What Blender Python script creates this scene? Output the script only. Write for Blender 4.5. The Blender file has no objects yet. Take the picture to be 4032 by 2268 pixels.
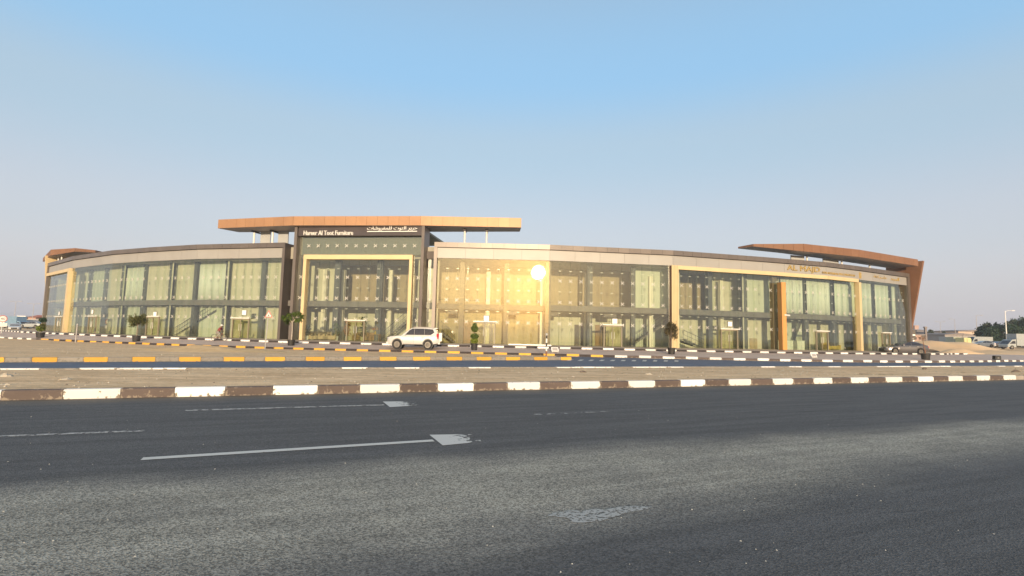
import bpy, math, random
from mathutils import Vector, Matrix

rng = random.Random(7)
SC = bpy.context.scene
COL = SC.collection
PI = math.pi

# ------------------------------------------------------------------ camera
F, CX, CY = 2050.0, 2016.0, 1134.0           # focal length and centre in photograph pixels
PITCH, ROLL, EYE = math.atan(184 / 2050), 0.022, 1.5
cam_d = bpy.data.cameras.new('camera')
cam_d.sensor_width = 36.0
cam_d.lens = 36.0 * F / 4032.0
cam_d.clip_start = 0.1
cam_d.clip_end = 9000
cam = bpy.data.objects.new('camera', cam_d)
COL.objects.link(cam)
CAMR = Matrix.Rotation(PI / 2 + PITCH, 4, 'X') @ Matrix.Rotation(ROLL, 4, 'Z')
cam.matrix_world = Matrix.Translation((0, 0, EYE)) @ CAMR
SC.camera = cam

# ------------------------------------------------------------------ light
SUN_AZ = math.radians(175.4)                 # compass-like: 0 = +Y, clockwise towards +X
SUN_EL = math.radians(7.0)
W = bpy.data.worlds.new('World')
SC.world = W
W.use_nodes = True
nt = W.node_tree
bg = nt.nodes['Background']
sky = nt.nodes.new('ShaderNodeTexSky')
sky.sky_type = 'NISHITA'
sky.sun_disc = False
sky.sun_elevation = SUN_EL
sky.sun_rotation = SUN_AZ
sky.air_density = 1.0
sky.dust_density = 4.0
sky.ozone_density = 1.0
# milky, dusty air: a pale veil over the clear-sky model, thickest at the horizon, the same all round
gco = nt.nodes.new('ShaderNodeTexCoord')
gsp = nt.nodes.new('ShaderNodeSeparateXYZ')
nt.links.new(gco.outputs['Generated'], gsp.inputs[0])
ramp = nt.nodes.new('ShaderNodeValToRGB')
ramp.color_ramp.interpolation = 'EASE'
els = ramp.color_ramp.elements
SKY = [(0.0, (4.85, 4.75, 5.2)), (0.09, (4.5, 4.4, 4.95)), (0.17, (4.15, 4.3, 4.9)), (0.34, (3.15, 4.15, 5.1)), (0.454, (2.25, 4.1, 6.1)), (0.7, (2.6, 3.4, 4.3)), (1.0, (3.1, 3.2, 3.4))]  # unseen upper stops shaped paler and warmer to light the ground
while len(els) < len(SKY):
    els.new(0.5)
for e, (p_, c_) in zip(els, SKY):
    e.position = p_
    e.color = (c_[0], c_[1], c_[2], 1)
nt.links.new(gsp.outputs[2], ramp.inputs[0])
veil = nt.nodes.new('ShaderNodeMix')
veil.data_type = 'RGBA'
veil.inputs[0].default_value = 0.60
nt.links.new(sky.outputs[0], veil.inputs[6])
nt.links.new(ramp.outputs[0], veil.inputs[7])
nt.links.new(veil.outputs[2], bg.inputs['Color'])
bg.inputs['Strength'].default_value = 0.15
sl = bpy.data.lights.new('sun', 'SUN')
sl.energy = 4.0
sl.angle = math.radians(0.55)
sl.color = (1.0, 0.79, 0.54)
sun = bpy.data.objects.new('sun', sl)
COL.objects.link(sun)
sd = Vector((math.sin(SUN_AZ) * math.cos(SUN_EL), math.cos(SUN_AZ) * math.cos(SUN_EL), math.sin(SUN_EL)))
sun.rotation_euler = sd.to_track_quat('Z', 'Y').to_euler()
sun.location = (0, -30, 30)

SC.view_settings.view_transform = 'Standard'
SC.view_settings.look = 'None'
SC.view_settings.gamma = 1.0
SC.view_settings.exposure = 0.35
SC.cycles.use_denoising = True
SC.cycles.transparent_max_bounces = 24
SC.cycles.max_bounces = 8
SC.cycles.caustics_reflective = False
SC.cycles.caustics_refractive = False
SC.cycles.sample_clamp_indirect = 6.0


# ------------------------------------------------------------------ materials
def new_mat(name):
    m = bpy.data.materials.new(name)
    m.use_nodes = True
    return m, m.node_tree, m.node_tree.nodes['Principled BSDF']


def nd(t, typ, **kw):
    n = t.nodes.new(typ)
    for k, v in kw.items():
        if k.startswith('i_'):
            n.inputs[int(k[2:]) if k[2:].isdigit() else k[2:]].default_value = v
        else:
            setattr(n, k, v)
    return n


def c4(c):
    return (c[0], c[1], c[2], 1.0)


def mat(name, c1, c2=None, scale=3.0, rough=0.7, metal=0.0, bump=0.0, bscale=None, spec=None, var=0.0,
        detail=4.0, stretch=None, coat=0.0):
    """colour mixed from two tones by a world-space noise, optional relief and per-object variation"""
    m, t, p = new_mat(name)
    p.inputs['Roughness'].default_value = rough
    p.inputs['Metallic'].default_value = metal
    if spec is not None:
        p.inputs['Specular IOR Level'].default_value = spec
    if coat:
        p.inputs['Coat Weight'].default_value = coat
        p.inputs['Coat Roughness'].default_value = 0.08
    c2 = c2 or c1
    geo = nd(t, 'ShaderNodeNewGeometry')
    pos = geo.outputs['Position']
    if stretch:
        mp = nd(t, 'ShaderNodeMapping')
        mp.inputs['Scale'].default_value = stretch
        t.links.new(pos, mp.inputs['Vector'])
        pos = mp.outputs['Vector']
    no = nd(t, 'ShaderNodeTexNoise')
    no.inputs['Scale'].default_value = scale
    no.inputs['Detail'].default_value = detail
    t.links.new(pos, no.inputs['Vector'])
    rp = nd(t, 'ShaderNodeValToRGB')
    rp.color_ramp.elements[0].position = 0.32
    rp.color_ramp.elements[1].position = 0.68
    rp.color_ramp.elements[0].color = c4(c1)
    rp.color_ramp.elements[1].color = c4(c2)
    t.links.new(no.outputs['Fac'], rp.inputs['Fac'])
    out = rp.outputs['Color']
    if var:
        oi = nd(t, 'ShaderNodeObjectInfo')
        mr = nd(t, 'ShaderNodeMapRange')
        mr.inputs['To Min'].default_value = 1 - var
        mr.inputs['To Max'].default_value = 1 + var
        t.links.new(oi.outputs['Random'], mr.inputs['Value'])
        hs = nd(t, 'ShaderNodeHueSaturation')
        t.links.new(mr.outputs[0], hs.inputs['Value'])
        t.links.new(out, hs.inputs['Color'])
        out = hs.outputs['Color']
    t.links.new(out, p.inputs['Base Color'])
    if bump:
        nb = nd(t, 'ShaderNodeTexNoise')
        nb.inputs['Scale'].default_value = bscale or scale * 6
        nb.inputs['Detail'].default_value = 3
        t.links.new(pos, nb.inputs['Vector'])
        b = nd(t, 'ShaderNodeBump')
        b.inputs['Strength'].default_value = bump
        b.inputs['Distance'].default_value = 0.05
        t.links.new(nb.outputs['Fac'], b.inputs['Height'])
        t.links.new(b.outputs['Normal'], p.inputs['Normal'])
    return m


def math_n(t, op, a, b=None, clamp=False):
    n = nd(t, 'ShaderNodeMath', operation=op, use_clamp=clamp)
    for i, v in enumerate((a, b)):
        if v is None:
            continue
        if isinstance(v, (int, float)):
            n.inputs[i].default_value = v
        else:
            t.links.new(v, n.inputs[i])
    return n.outputs[0]


def mix_c(t, fac, a, b):
    n = nd(t, 'ShaderNodeMix', data_type='RGBA')
    for sock, v in ((n.inputs[0], fac), (n.inputs[6], a), (n.inputs[7], b)):
        if isinstance(v, (int, float)):
            sock.default_value = v
        elif isinstance(v, tuple):
            sock.default_value = c4(v)
        else:
            t.links.new(v, sock)
    return n.outputs[2]


def map_r(t, v, a, b, c=0.0, d=1.0, smooth=True):
    n = nd(t, 'ShaderNodeMapRange')
    if smooth:
        n.interpolation_type = 'SMOOTHSTEP'
    for i, k in enumerate((a, b, c, d)):
        n.inputs[i + 1].default_value = k
    t.links.new(v, n.inputs[0])
    return n.outputs[0]


def noise_n(t, vec, scale, detail=4, rough=0.5):
    n = nd(t, 'ShaderNodeTexNoise')
    n.inputs['Scale'].default_value = scale
    n.inputs['Detail'].default_value = detail
    n.inputs['Roughness'].default_value = rough
    t.links.new(vec, n.inputs['Vector'])
    return n.outputs['Fac']


ROAD_ANG = math.atan(0.40)


def asphalt_near():
    m, t, p = new_mat('asphalt_near')
    pos = nd(t, 'ShaderNodeNewGeometry').outputs['Position']
    # road-aligned coordinates: u along the carriageway, v across it
    mp = nd(t, 'ShaderNodeMapping')
    mp.inputs['Rotation'].default_value = (0, 0, -ROAD_ANG)
    t.links.new(pos, mp.inputs['Vector'])
    sep = nd(t, 'ShaderNodeSeparateXYZ')
    t.links.new(mp.outputs[0], sep.inputs[0])
    u, v = sep.outputs[0], sep.outputs[1]
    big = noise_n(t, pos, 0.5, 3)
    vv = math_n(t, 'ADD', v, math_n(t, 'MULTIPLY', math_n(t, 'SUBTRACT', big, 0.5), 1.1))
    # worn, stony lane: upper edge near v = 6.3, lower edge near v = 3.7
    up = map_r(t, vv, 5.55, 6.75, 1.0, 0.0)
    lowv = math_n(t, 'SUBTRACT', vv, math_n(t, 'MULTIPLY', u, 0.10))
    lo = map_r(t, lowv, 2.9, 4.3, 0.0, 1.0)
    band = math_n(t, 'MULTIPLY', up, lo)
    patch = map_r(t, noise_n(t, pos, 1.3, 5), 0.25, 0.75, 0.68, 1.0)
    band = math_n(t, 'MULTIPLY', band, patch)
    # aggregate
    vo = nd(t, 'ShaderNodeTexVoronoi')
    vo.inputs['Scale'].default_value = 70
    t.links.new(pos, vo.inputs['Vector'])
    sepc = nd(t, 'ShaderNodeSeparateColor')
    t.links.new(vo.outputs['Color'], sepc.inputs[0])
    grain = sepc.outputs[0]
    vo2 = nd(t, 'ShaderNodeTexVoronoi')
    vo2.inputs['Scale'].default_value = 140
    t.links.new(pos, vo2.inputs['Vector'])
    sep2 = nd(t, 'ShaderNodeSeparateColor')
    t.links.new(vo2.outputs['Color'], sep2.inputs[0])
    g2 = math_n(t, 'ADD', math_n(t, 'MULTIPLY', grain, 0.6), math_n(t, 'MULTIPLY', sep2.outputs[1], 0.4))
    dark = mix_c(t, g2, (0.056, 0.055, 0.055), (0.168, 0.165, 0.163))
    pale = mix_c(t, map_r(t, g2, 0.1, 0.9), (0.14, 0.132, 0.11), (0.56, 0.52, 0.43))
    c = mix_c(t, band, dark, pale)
    # long streaks, patches
    st = nd(t, 'ShaderNodeMapping')
    st.inputs['Scale'].default_value = (0.25, 3.0, 1)
    t.links.new(mp.outputs[0], st.inputs['Vector'])
    streak = map_r(t, noise_n(t, st.outputs[0], 1.2, 5, 0.6), 0.3, 0.7, 0.84, 1.12)
    hs = nd(t, 'ShaderNodeHueSaturation')
    t.links.new(streak, hs.inputs['Value'])
    t.links.new(c, hs.inputs['Color'])
    st2 = nd(t, 'ShaderNodeMapping')
    st2.inputs['Scale'].default_value = (0.35, 5.0, 1)
    st2.inputs['Location'].default_value = (3.1, 7.7, 0)
    t.links.new(mp.outputs[0], st2.inputs['Vector'])
    scuff = map_r(t, noise_n(t, st2.outputs[0], 1.0, 6, 0.7), 0.60, 0.74, 1.0, 0.55)
    hs2 = nd(t, 'ShaderNodeHueSaturation')
    t.links.new(scuff, hs2.inputs['Value'])
    t.links.new(hs.outputs[0], hs2.inputs['Color'])
    hs = hs2
    # dust washed along the kerb
    kd = map_r(t, math_n(t, 'ADD', v, math_n(t, 'MULTIPLY', math_n(t, 'SUBTRACT', noise_n(t, pos, 3, 4), 0.5), 0.8)),
               12.1, 13.3, 0.0, 0.75)
    c = mix_c(t, kd, hs.outputs[0], (0.20, 0.16, 0.115))
    t.links.new(c, p.inputs['Base Color'])
    p.inputs['Roughness'].default_value = 0.85
    p.inputs['Specular IOR Level'].default_value = 0.25
    b = nd(t, 'ShaderNodeBump')
    b.inputs['Strength'].default_value = 0.35
    b.inputs['Distance'].default_value = 0.012
    t.links.new(vo.outputs['Distance'], b.inputs['Height'])
    t.links.new(b.outputs[0], p.inputs['Normal'])
    return m


def worn_paint(name, paint, under, wear, axis=None, a0=0.0, a1=1.0, scale=7.0):
    """road paint rubbed away by a noise, more of it missing along one object axis if asked"""
    m, t, p = new_mat(name)
    tc = nd(t, 'ShaderNodeTexCoord')
    pos = nd(t, 'ShaderNodeNewGeometry').outputs['Position']
    n = noise_n(t, pos, scale, 8, 0.7)
    th = wear
    if axis is not None:
        sep = nd(t, 'ShaderNodeSeparateXYZ')
        t.links.new(tc.outputs['Object'], sep.inputs[0])
        th = map_r(t, sep.outputs[axis], a0, a1, wear, 0.74)
    d = math_n(t, 'SUBTRACT', n, th)
    f = map_r(t, d, -0.05, 0.05)
    tr = nd(t, 'ShaderNodeBsdfTransparent')
    p.inputs['Base Color'].default_value = c4(paint)
    p.inputs['Roughness'].default_value = 0.7
    mx = nd(t, 'ShaderNodeMixShader')
    t.links.new(f, mx.inputs[0])
    t.links.new(tr.outputs[0], mx.inputs[1])
    t.links.new(p.outputs[0], mx.inputs[2])
    t.links.new(mx.outputs[0], t.nodes['Material Output'].inputs[0])
    return m


def kerb_paint(name, paint, paint2, chip=0.36, dirt=(0.24, 0.20, 0.15)):
    m, t, p = new_mat(name)
    pos = nd(t, 'ShaderNodeNewGeometry').outputs['Position']
    tc = nd(t, 'ShaderNodeTexCoord')
    base = mix_c(t, noise_n(t, pos, 2.2, 4), paint, paint2)
    oi = nd(t, 'ShaderNodeObjectInfo')
    hs = nd(t, 'ShaderNodeHueSaturation')
    t.links.new(map_r(t, oi.outputs['Random'], 0, 1, 0.82, 1.08, False), hs.inputs['Value'])
    t.links.new(base, hs.inputs['Color'])
    n = noise_n(t, pos, 9, 7, 0.65)
    sep = nd(t, 'ShaderNodeSeparateXYZ')
    t.links.new(tc.outputs['Object'], sep.inputs[0])
    low = map_r(t, sep.outputs[2], 0.0, 0.09, 0.13, 0.0)
    edge = map_r(t, math_n(t, 'ABSOLUTE', sep.outputs[0]), 0.40, 0.49, 0.0, 0.10)
    th = math_n(t, 'ADD', math_n(t, 'ADD', low, edge), chip)
    f = map_r(t, math_n(t, 'SUBTRACT', n, th), -0.03, 0.03, 1.0, 0.0)
    c = mix_c(t, f, hs.outputs[0], dirt)
    t.links.new(c, p.inputs['Base Color'])
    p.inputs['Roughness'].default_value = 0.75
    b = nd(t, 'ShaderNodeBump')
    b.inputs['Strength'].default_value = 0.3
    b.inputs['Distance'].default_value = 0.02
    t.links.new(n, b.inputs['Height'])
    t.links.new(b.outputs[0], p.inputs['Normal'])
    return m


def glass_mat(name, tint, f0=0.10, dust=0.035, drough=0.24, dcol=(1, 1, 1)):
    """thin facade glass: clear tinted sheet, mirror reflection growing with the angle, a film of dust"""
    m, t, p = new_mat(name)
    t.nodes.remove(p)
    tr = nd(t, 'ShaderNodeBsdfTransparent')
    tr.inputs[0].default_value = c4(tint)
    gl = nd(t, 'ShaderNodeBsdfGlossy')
    gl.distribution = 'BECKMANN'
    gl.inputs['Roughness'].default_value = 0.042
    gl.inputs[0].default_value = (0.97, 1.0, 0.98, 1)
    du = nd(t, 'ShaderNodeBsdfGlossy')
    du.inputs['Roughness'].default_value = drough
    du.inputs[0].default_value = c4(dcol)
    geo = nd(t, 'ShaderNodeNewGeometry')
    dot = nd(t, 'ShaderNodeVectorMath', operation='DOT_PRODUCT')
    t.links.new(geo.outputs['Normal'], dot.inputs[0])
    t.links.new(geo.outputs['Incoming'], dot.inputs[1])
    fc = math_n(t, 'SUBTRACT', 1.0, math_n(t, 'ABSOLUTE', dot.outputs['Value']), clamp=True)
    f = math_n(t, 'ADD', math_n(t, 'MULTIPLY', math_n(t, 'POWER', fc, 5.0), 1 - f0), f0)
    # slight bow of every pane
    nz = nd(t, 'ShaderNodeTexNoise')
    nz.inputs['Scale'].default_value = 0.55
    nz.inputs['Detail'].default_value = 1
    t.links.new(geo.outputs['Position'], nz.inputs['Vector'])
    b = nd(t, 'ShaderNodeBump')
    b.inputs['Strength'].default_value = 0.05
    b.inputs['Distance'].default_value = 0.02
    t.links.new(nz.outputs['Fac'], b.inputs['Height'])
    t.links.new(b.outputs[0], gl.inputs['Normal'])
    m1 = nd(t, 'ShaderNodeMixShader')
    t.links.new(f, m1.inputs[0])
    t.links.new(tr.outputs[0], m1.inputs[1])
    t.links.new(gl.outputs[0], m1.inputs[2])
    m2 = nd(t, 'ShaderNodeMixShader')
    m2.inputs[0].default_value = dust
    t.links.new(m1.outputs[0], m2.inputs[1])
    t.links.new(du.outputs[0], m2.inputs[2])
    t.links.new(m2.outputs[0], t.nodes['Material Output'].inputs[0])
    return m


def leaf_mat(name, c1, c2):
    m = mat(name, c1, c2, scale=9, rough=0.6, detail=2)
    t = m.node_tree
    p = t.nodes['Principled BSDF']
    src = p.inputs['Base Color'].links[0].from_socket
    tl = nd(t, 'ShaderNodeBsdfTranslucent')
    t.links.new(src, tl.inputs[0])
    mx = nd(t, 'ShaderNodeMixShader')
    mx.inputs[0].default_value = 0.25
    t.links.new(p.outputs[0], mx.inputs[1])
    t.links.new(tl.outputs[0], mx.inputs[2])
    t.links.new(mx.outputs[0], t.nodes['Material Output'].inputs[0])
    return m


M = {}
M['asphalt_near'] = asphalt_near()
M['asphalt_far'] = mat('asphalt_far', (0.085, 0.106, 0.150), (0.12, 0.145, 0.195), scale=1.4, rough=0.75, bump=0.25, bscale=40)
M['paving'] = mat('paving', (0.48, 0.375, 0.31), (0.60, 0.475, 0.40), scale=0.9, rough=0.85, bump=0.2, bscale=12, detail=7)
M['pave_walk'] = mat('pave_walk', (0.44, 0.34, 0.26), (0.54, 0.43, 0.33), scale=1.5, rough=0.8, bump=0.15)
def sand_mat(name, lo, hi):
    m, t, p = new_mat(name)
    pos = nd(t, 'ShaderNodeNewGeometry').outputs['Position']
    mp = nd(t, 'ShaderNodeMapping')
    mp.inputs['Rotation'].default_value = (0, 0, -ROAD_ANG)
    mp.inputs['Scale'].default_value = (0.35, 1.0, 1.0)
    t.links.new(pos, mp.inputs['Vector'])
    fine = noise_n(t, pos, 4.5, 9, 0.65)
    mid = noise_n(t, mp.outputs[0], 0.9, 6, 0.6)
    f = math_n(t, 'ADD', math_n(t, 'MULTIPLY', fine, 0.5), math_n(t, 'MULTIPLY', mid, 0.5))
    c = mix_c(t, map_r(t, f, 0.36, 0.64), lo, hi)
    rut = nd(t, 'ShaderNodeMapping')
    rut.inputs['Scale'].default_value = (0.05, 2.6, 1.0)
    t.links.new(mp.outputs[0], rut.inputs['Vector'])
    r = map_r(t, noise_n(t, rut.outputs[0], 1.0, 4, 0.6), 0.40, 0.62, 0.88, 1.06)
    hs = nd(t, 'ShaderNodeHueSaturation')
    t.links.new(r, hs.inputs['Value'])
    t.links.new(c, hs.inputs['Color'])
    spk = map_r(t, noise_n(t, pos, 16, 3, 0.6), 0.64, 0.72, 0.0, 0.55)
    c = mix_c(t, spk, hs.outputs[0], (0.26, 0.19, 0.13))
    t.links.new(c, p.inputs['Base Color'])
    p.inputs['Roughness'].default_value = 0.95
    p.inputs['Specular IOR Level'].default_value = 0.1
    b = nd(t, 'ShaderNodeBump')
    b.inputs['Strength'].default_value = 0.7
    b.inputs['Distance'].default_value = 0.06
    t.links.new(noise_n(t, pos, 6, 8, 0.65), b.inputs['Height'])
    t.links.new(b.outputs[0], p.inputs['Normal'])
    return m


M['sand'] = sand_mat('sand', (0.66, 0.445, 0.25), (0.96, 0.68, 0.41))
M['sand_far'] = mat('sand_far', (0.66, 0.45, 0.26), (0.82, 0.58, 0.35), scale=0.12, rough=0.95, bump=0.6, bscale=1.3, spec=0.1, detail=9)
M['sand_gold'] = mat('sand_gold', (0.66, 0.45, 0.24), (0.78, 0.55, 0.30), scale=2, rough=0.95, bump=0.5, bscale=9, spec=0.1, detail=8)
M['kerb_white'] = kerb_paint('kerb_white', (0.82, 0.79, 0.73), (0.90, 0.87, 0.82), 0.33)
M['kerb_brown'] = kerb_paint('kerb_brown', (0.085, 0.062, 0.054), (0.14, 0.105, 0.09), 0.37, (0.26, 0.21, 0.16))
M['kerb_dark'] = kerb_paint('kerb_dark', (0.028, 0.020, 0.020), (0.05, 0.036, 0.034), 0.30)
M['kerb_grey'] = kerb_paint('kerb_grey', (0.13, 0.115, 0.105), (0.18, 0.16, 0.145), 0.36, (0.26, 0.22, 0.17))
M['kerb_yellow'] = kerb_paint('kerb_yellow', (0.70, 0.36, 0.045), (0.80, 0.43, 0.06), 0.31)
M['kerb_bare'] = kerb_paint('kerb_bare', (0.25, 0.22, 0.18), (0.32, 0.285, 0.24), 0.42, (0.20, 0.18, 0.15))
M['concrete'] = mat('concrete', (0.30, 0.26, 0.22), (0.40, 0.35, 0.30), scale=2.5, rough=0.85, bump=0.2)
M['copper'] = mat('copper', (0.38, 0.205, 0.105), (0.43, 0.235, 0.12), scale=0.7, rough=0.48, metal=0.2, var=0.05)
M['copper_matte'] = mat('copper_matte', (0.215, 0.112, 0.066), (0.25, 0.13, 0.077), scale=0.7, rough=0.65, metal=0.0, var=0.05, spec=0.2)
M['copper_dark'] = mat('copper_dark', (0.16, 0.085, 0.055), (0.20, 0.11, 0.07), scale=0.7, rough=0.5, metal=0.2)
M['soffit'] = mat('soffit', (0.40, 0.33, 0.30), (0.44, 0.365, 0.33), scale=0.8, rough=0.5)
M['taupe'] = mat('taupe', (0.150, 0.125, 0.110), (0.18, 0.15, 0.13), scale=0.6, rough=0.4, metal=0.3, var=0.05)
M['taupe_dark'] = mat('taupe_dark', (0.075, 0.062, 0.058), (0.10, 0.083, 0.075), scale=0.6, rough=0.45, metal=0.2)
M['cream'] = mat('cream', (0.345, 0.325, 0.295), (0.375, 0.355, 0.325), scale=0.5, rough=0.50, metal=0.12, var=0.03)
M['gold'] = mat('gold', (0.66, 0.505, 0.275), (0.72, 0.55, 0.305), scale=0.8, rough=0.45, metal=0.15)
M['orange_wood'] = mat('orange_wood', (0.56, 0.26, 0.07), (0.64, 0.31, 0.09), scale=1.2, rough=0.5, stretch=(6, 6, 0.3))
M['sign_board'] = mat('sign_board', (0.058, 0.045, 0.045), (0.072, 0.056, 0.055), scale=0.8, rough=0.4)
M['letter_white'] = mat('letter_white', (0.85, 0.83, 0.78), rough=0.4)
M['letter_gold'] = mat('letter_gold', (0.58, 0.40, 0.13), (0.66, 0.46, 0.16), rough=0.35, metal=0.4)
M['steel'] = mat('steel', (0.72, 0.69, 0.62), rough=0.4, metal=0.2)
M['post_white'] = mat('post_white', (0.78, 0.75, 0.70), rough=0.5)
M['screen_grey'] = mat('screen_grey', (0.40, 0.41, 0.42), (0.46, 0.47, 0.47), scale=0.6, rough=0.6)
M['wall_in'] = mat('wall_in', (0.53, 0.52, 0.40), (0.61, 0.59, 0.46), scale=0.5, rough=0.85)
M['wall_pale'] = mat('wall_pale', (0.49, 0.54, 0.435), (0.58, 0.62, 0.505), scale=0.6, rough=0.85, stretch=(3, 3, 0.2))
M['wall_brown'] = mat('wall_brown', (0.34, 0.27, 0.17), (0.42, 0.34, 0.21), scale=0.5, rough=0.85)
M['wall_tan'] = mat('wall_tan', (0.38, 0.32, 0.175), (0.45, 0.38, 0.215), scale=0.5, rough=0.85)
M['ceiling_in'] = mat('ceiling_in', (0.34, 0.32, 0.26), (0.42, 0.39, 0.32), scale=0.5, rough=0.9)
M['slab'] = mat('slab', (0.15, 0.14, 0.13), (0.19, 0.18, 0.165), scale=0.7, rough=0.8)
M['column'] = mat('column', (0.075, 0.083, 0.088), (0.11, 0.117, 0.12), scale=0.8, rough=0.7)
M['column_brown'] = mat('column_brown', (0.20, 0.165, 0.115), (0.25, 0.205, 0.145), scale=0.8, rough=0.7)
M['pillar_pale'] = mat('pillar_pale', (0.80, 0.76, 0.62), rough=0.8)
M['floor_in'] = mat('floor_in', (0.32, 0.28, 0.20), (0.40, 0.35, 0.25), scale=0.8, rough=0.35)
M['curtain'] = mat('curtain', (0.59, 0.65, 0.57), (0.69, 0.74, 0.66), scale=0.9, rough=0.9, stretch=(5, 5, 0.1))
M['door_wood'] = mat('door_wood', (0.30, 0.19, 0.09), (0.36, 0.23, 0.11), scale=2, rough=0.6, stretch=(4, 4, 0.4))
M['door_dark'] = mat('door_dark', (0.09, 0.075, 0.06), (0.12, 0.10, 0.08), rough=0.6)
M['spandrel'] = mat('spandrel', (0.165, 0.165, 0.135), (0.19, 0.19, 0.155), rough=0.7)
M['door_frame'] = mat('door_frame', (0.27, 0.23, 0.16), rough=0.5)
M['lightbar'] = mat('lightbar', (0.86, 0.84, 0.76), rough=0.45)
M['black'] = mat('black', (0.012, 0.012, 0.013), (0.02, 0.02, 0.02), rough=0.55)
M['rubber'] = mat('rubber', (0.018, 0.017, 0.017), (0.028, 0.026, 0.025), rough=0.9, scale=20)
M['plate'] = mat('plate', (0.88, 0.86, 0.82), rough=0.6)
M['glass'] = glass_mat('glass', (0.925, 0.945, 0.895), 0.078, 0.0024, 0.235, (1.0, 0.48, 0.08))
M['fin_glass'] = glass_mat('fin_glass', (0.95, 0.97, 0.94), 0.03, 0.02, 0.4)
M['glass_door'] = glass_mat('glass_door', (0.88, 0.87, 0.74), 0.05, 0.01, 0.3)
M['white_paint'] = mat('white_paint', (0.56, 0.54, 0.51), (0.60, 0.58, 0.55), scale=1, rough=0.28, coat=0.5)
M['grey_paint'] = mat('grey_paint', (0.135, 0.125, 0.125), (0.155, 0.145, 0.143), scale=1, rough=0.28, metal=0.5, coat=0.7)
M['car_dark'] = mat('car_dark', (0.03, 0.035, 0.04), (0.045, 0.05, 0.055), rough=0.3, coat=0.5)
M['car_blue'] = mat('car_blue', (0.16, 0.26, 0.36), (0.20, 0.31, 0.42), rough=0.4)
M['car_silver'] = mat('car_silver', (0.36, 0.38, 0.38), (0.42, 0.44, 0.43), rough=0.4, metal=0.3)
M['car_glass'] = mat('car_glass', (0.020, 0.018, 0.024), (0.03, 0.027, 0.034), rough=0.06, spec=0.7)
M['rim'] = mat('rim', (0.20, 0.18, 0.155), rough=0.4, metal=0.2)
M['rim_dark'] = mat('rim_dark', (0.06, 0.05, 0.045), rough=0.5)
M['lamp_red'] = mat('lamp_red', (0.50, 0.015, 0.03), rough=0.2)
M['lamp_clear'] = mat('lamp_clear', (0.70, 0.70, 0.72), rough=0.12, metal=0.4)
M['pot'] = mat('pot', (0.020, 0.018, 0.016), (0.032, 0.028, 0.025), scale=6, rough=0.6)
M['soil'] = mat('soil', (0.10, 0.07, 0.045), (0.14, 0.10, 0.065), scale=12, rough=0.95)
M['bark'] = mat('bark', (0.20, 0.155, 0.11), (0.30, 0.24, 0.18), scale=14, rough=0.9, bump=0.5)
M['bark_pale'] = mat('bark_pale', (0.40, 0.34, 0.28), (0.50, 0.44, 0.37), scale=10, rough=0.85)
M['leaf_olive'] = leaf_mat('leaf_olive', (0.075, 0.085, 0.022), (0.15, 0.15, 0.045))
M['leaf_brown'] = leaf_mat('leaf_brown', (0.075, 0.062, 0.026), (0.14, 0.115, 0.05))
M['leaf_green'] = leaf_mat('leaf_green', (0.055, 0.10, 0.015), (0.13, 0.17, 0.028))
M['leaf_lime'] = leaf_mat('leaf_lime', (0.14, 0.20, 0.02), (0.23, 0.26, 0.03))
M['leaf_dark'] = leaf_mat('leaf_dark', (0.014, 0.045, 0.022), (0.045, 0.085, 0.042))
M['leaf_grey'] = leaf_mat('leaf_grey', (0.055, 0.075, 0.05), (0.10, 0.115, 0.08))
M['leaf_dry'] = leaf_mat('leaf_dry', (0.30, 0.15, 0.07), (0.40, 0.21, 0.10))
M['sign_white'] = mat('sign_white', (0.76, 0.73, 0.68), rough=0.5)
M['sign_red'] = mat('sign_red', (0.45, 0.10, 0.09), (0.5, 0.13, 0.11), rough=0.5)
M['sign_grey'] = mat('sign_grey', (0.36, 0.33, 0.31), (0.42, 0.38, 0.35), rough=0.6)
M['galv'] = mat('galv', (0.42, 0.41, 0.38), (0.50, 0.49, 0.46), rough=0.5, metal=0.3)
M['rust'] = mat('rust', (0.20, 0.09, 0.05), (0.28, 0.13, 0.07), scale=8, rough=0.8)
M['skin'] = mat('skin', (0.22, 0.12, 0.075), rough=0.6)
M['shirt'] = mat('shirt', (0.20, 0.028, 0.042), (0.26, 0.04, 0.055), scale=8, rough=0.9)
M['trousers'] = mat('trousers', (0.26, 0.235, 0.21), (0.32, 0.29, 0.26), scale=8, rough=0.9)
M['sofa'] = mat('sofa', (0.42, 0.335, 0.20), (0.48, 0.385, 0.235), scale=5, rough=0.9)
M['sofa_brown'] = mat('sofa_brown', (0.34, 0.23, 0.12), (0.40, 0.27, 0.14), scale=5, rough=0.9)
M['mustard'] = mat('mustard', (0.42, 0.31, 0.04), (0.50, 0.37, 0.06), scale=3, rough=0.9)
M['counter'] = mat('counter', (0.62, 0.66, 0.56), (0.68, 0.72, 0.61), rough=0.6)
M['flower'] = leaf_mat('flower', (0.50, 0.20, 0.04), (0.60, 0.28, 0.08))
M['house_pink'] = mat('house_pink', (0.40, 0.27, 0.22), (0.46, 0.31, 0.25), scale=0.5, rough=0.9)
M['house_tan'] = mat('house_tan', (0.50, 0.38, 0.29), (0.56, 0.43, 0.33), scale=0.5, rough=0.9)
M['house_grey'] = mat('house_grey', (0.28, 0.255, 0.245), (0.33, 0.30, 0.285), scale=0.4, rough=0.85)
M['roof_grey'] = mat('roof_grey', (0.20, 0.17, 0.165), (0.25, 0.215, 0.20), scale=0.6, rough=0.8)
M['roof_red'] = mat('roof_red', (0.38, 0.12, 0.075), (0.44, 0.15, 0.095), scale=1, rough=0.85)
M['cont_grey'] = mat('cont_grey', (0.32, 0.34, 0.34), (0.37, 0.39, 0.39), rough=0.7)
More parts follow.
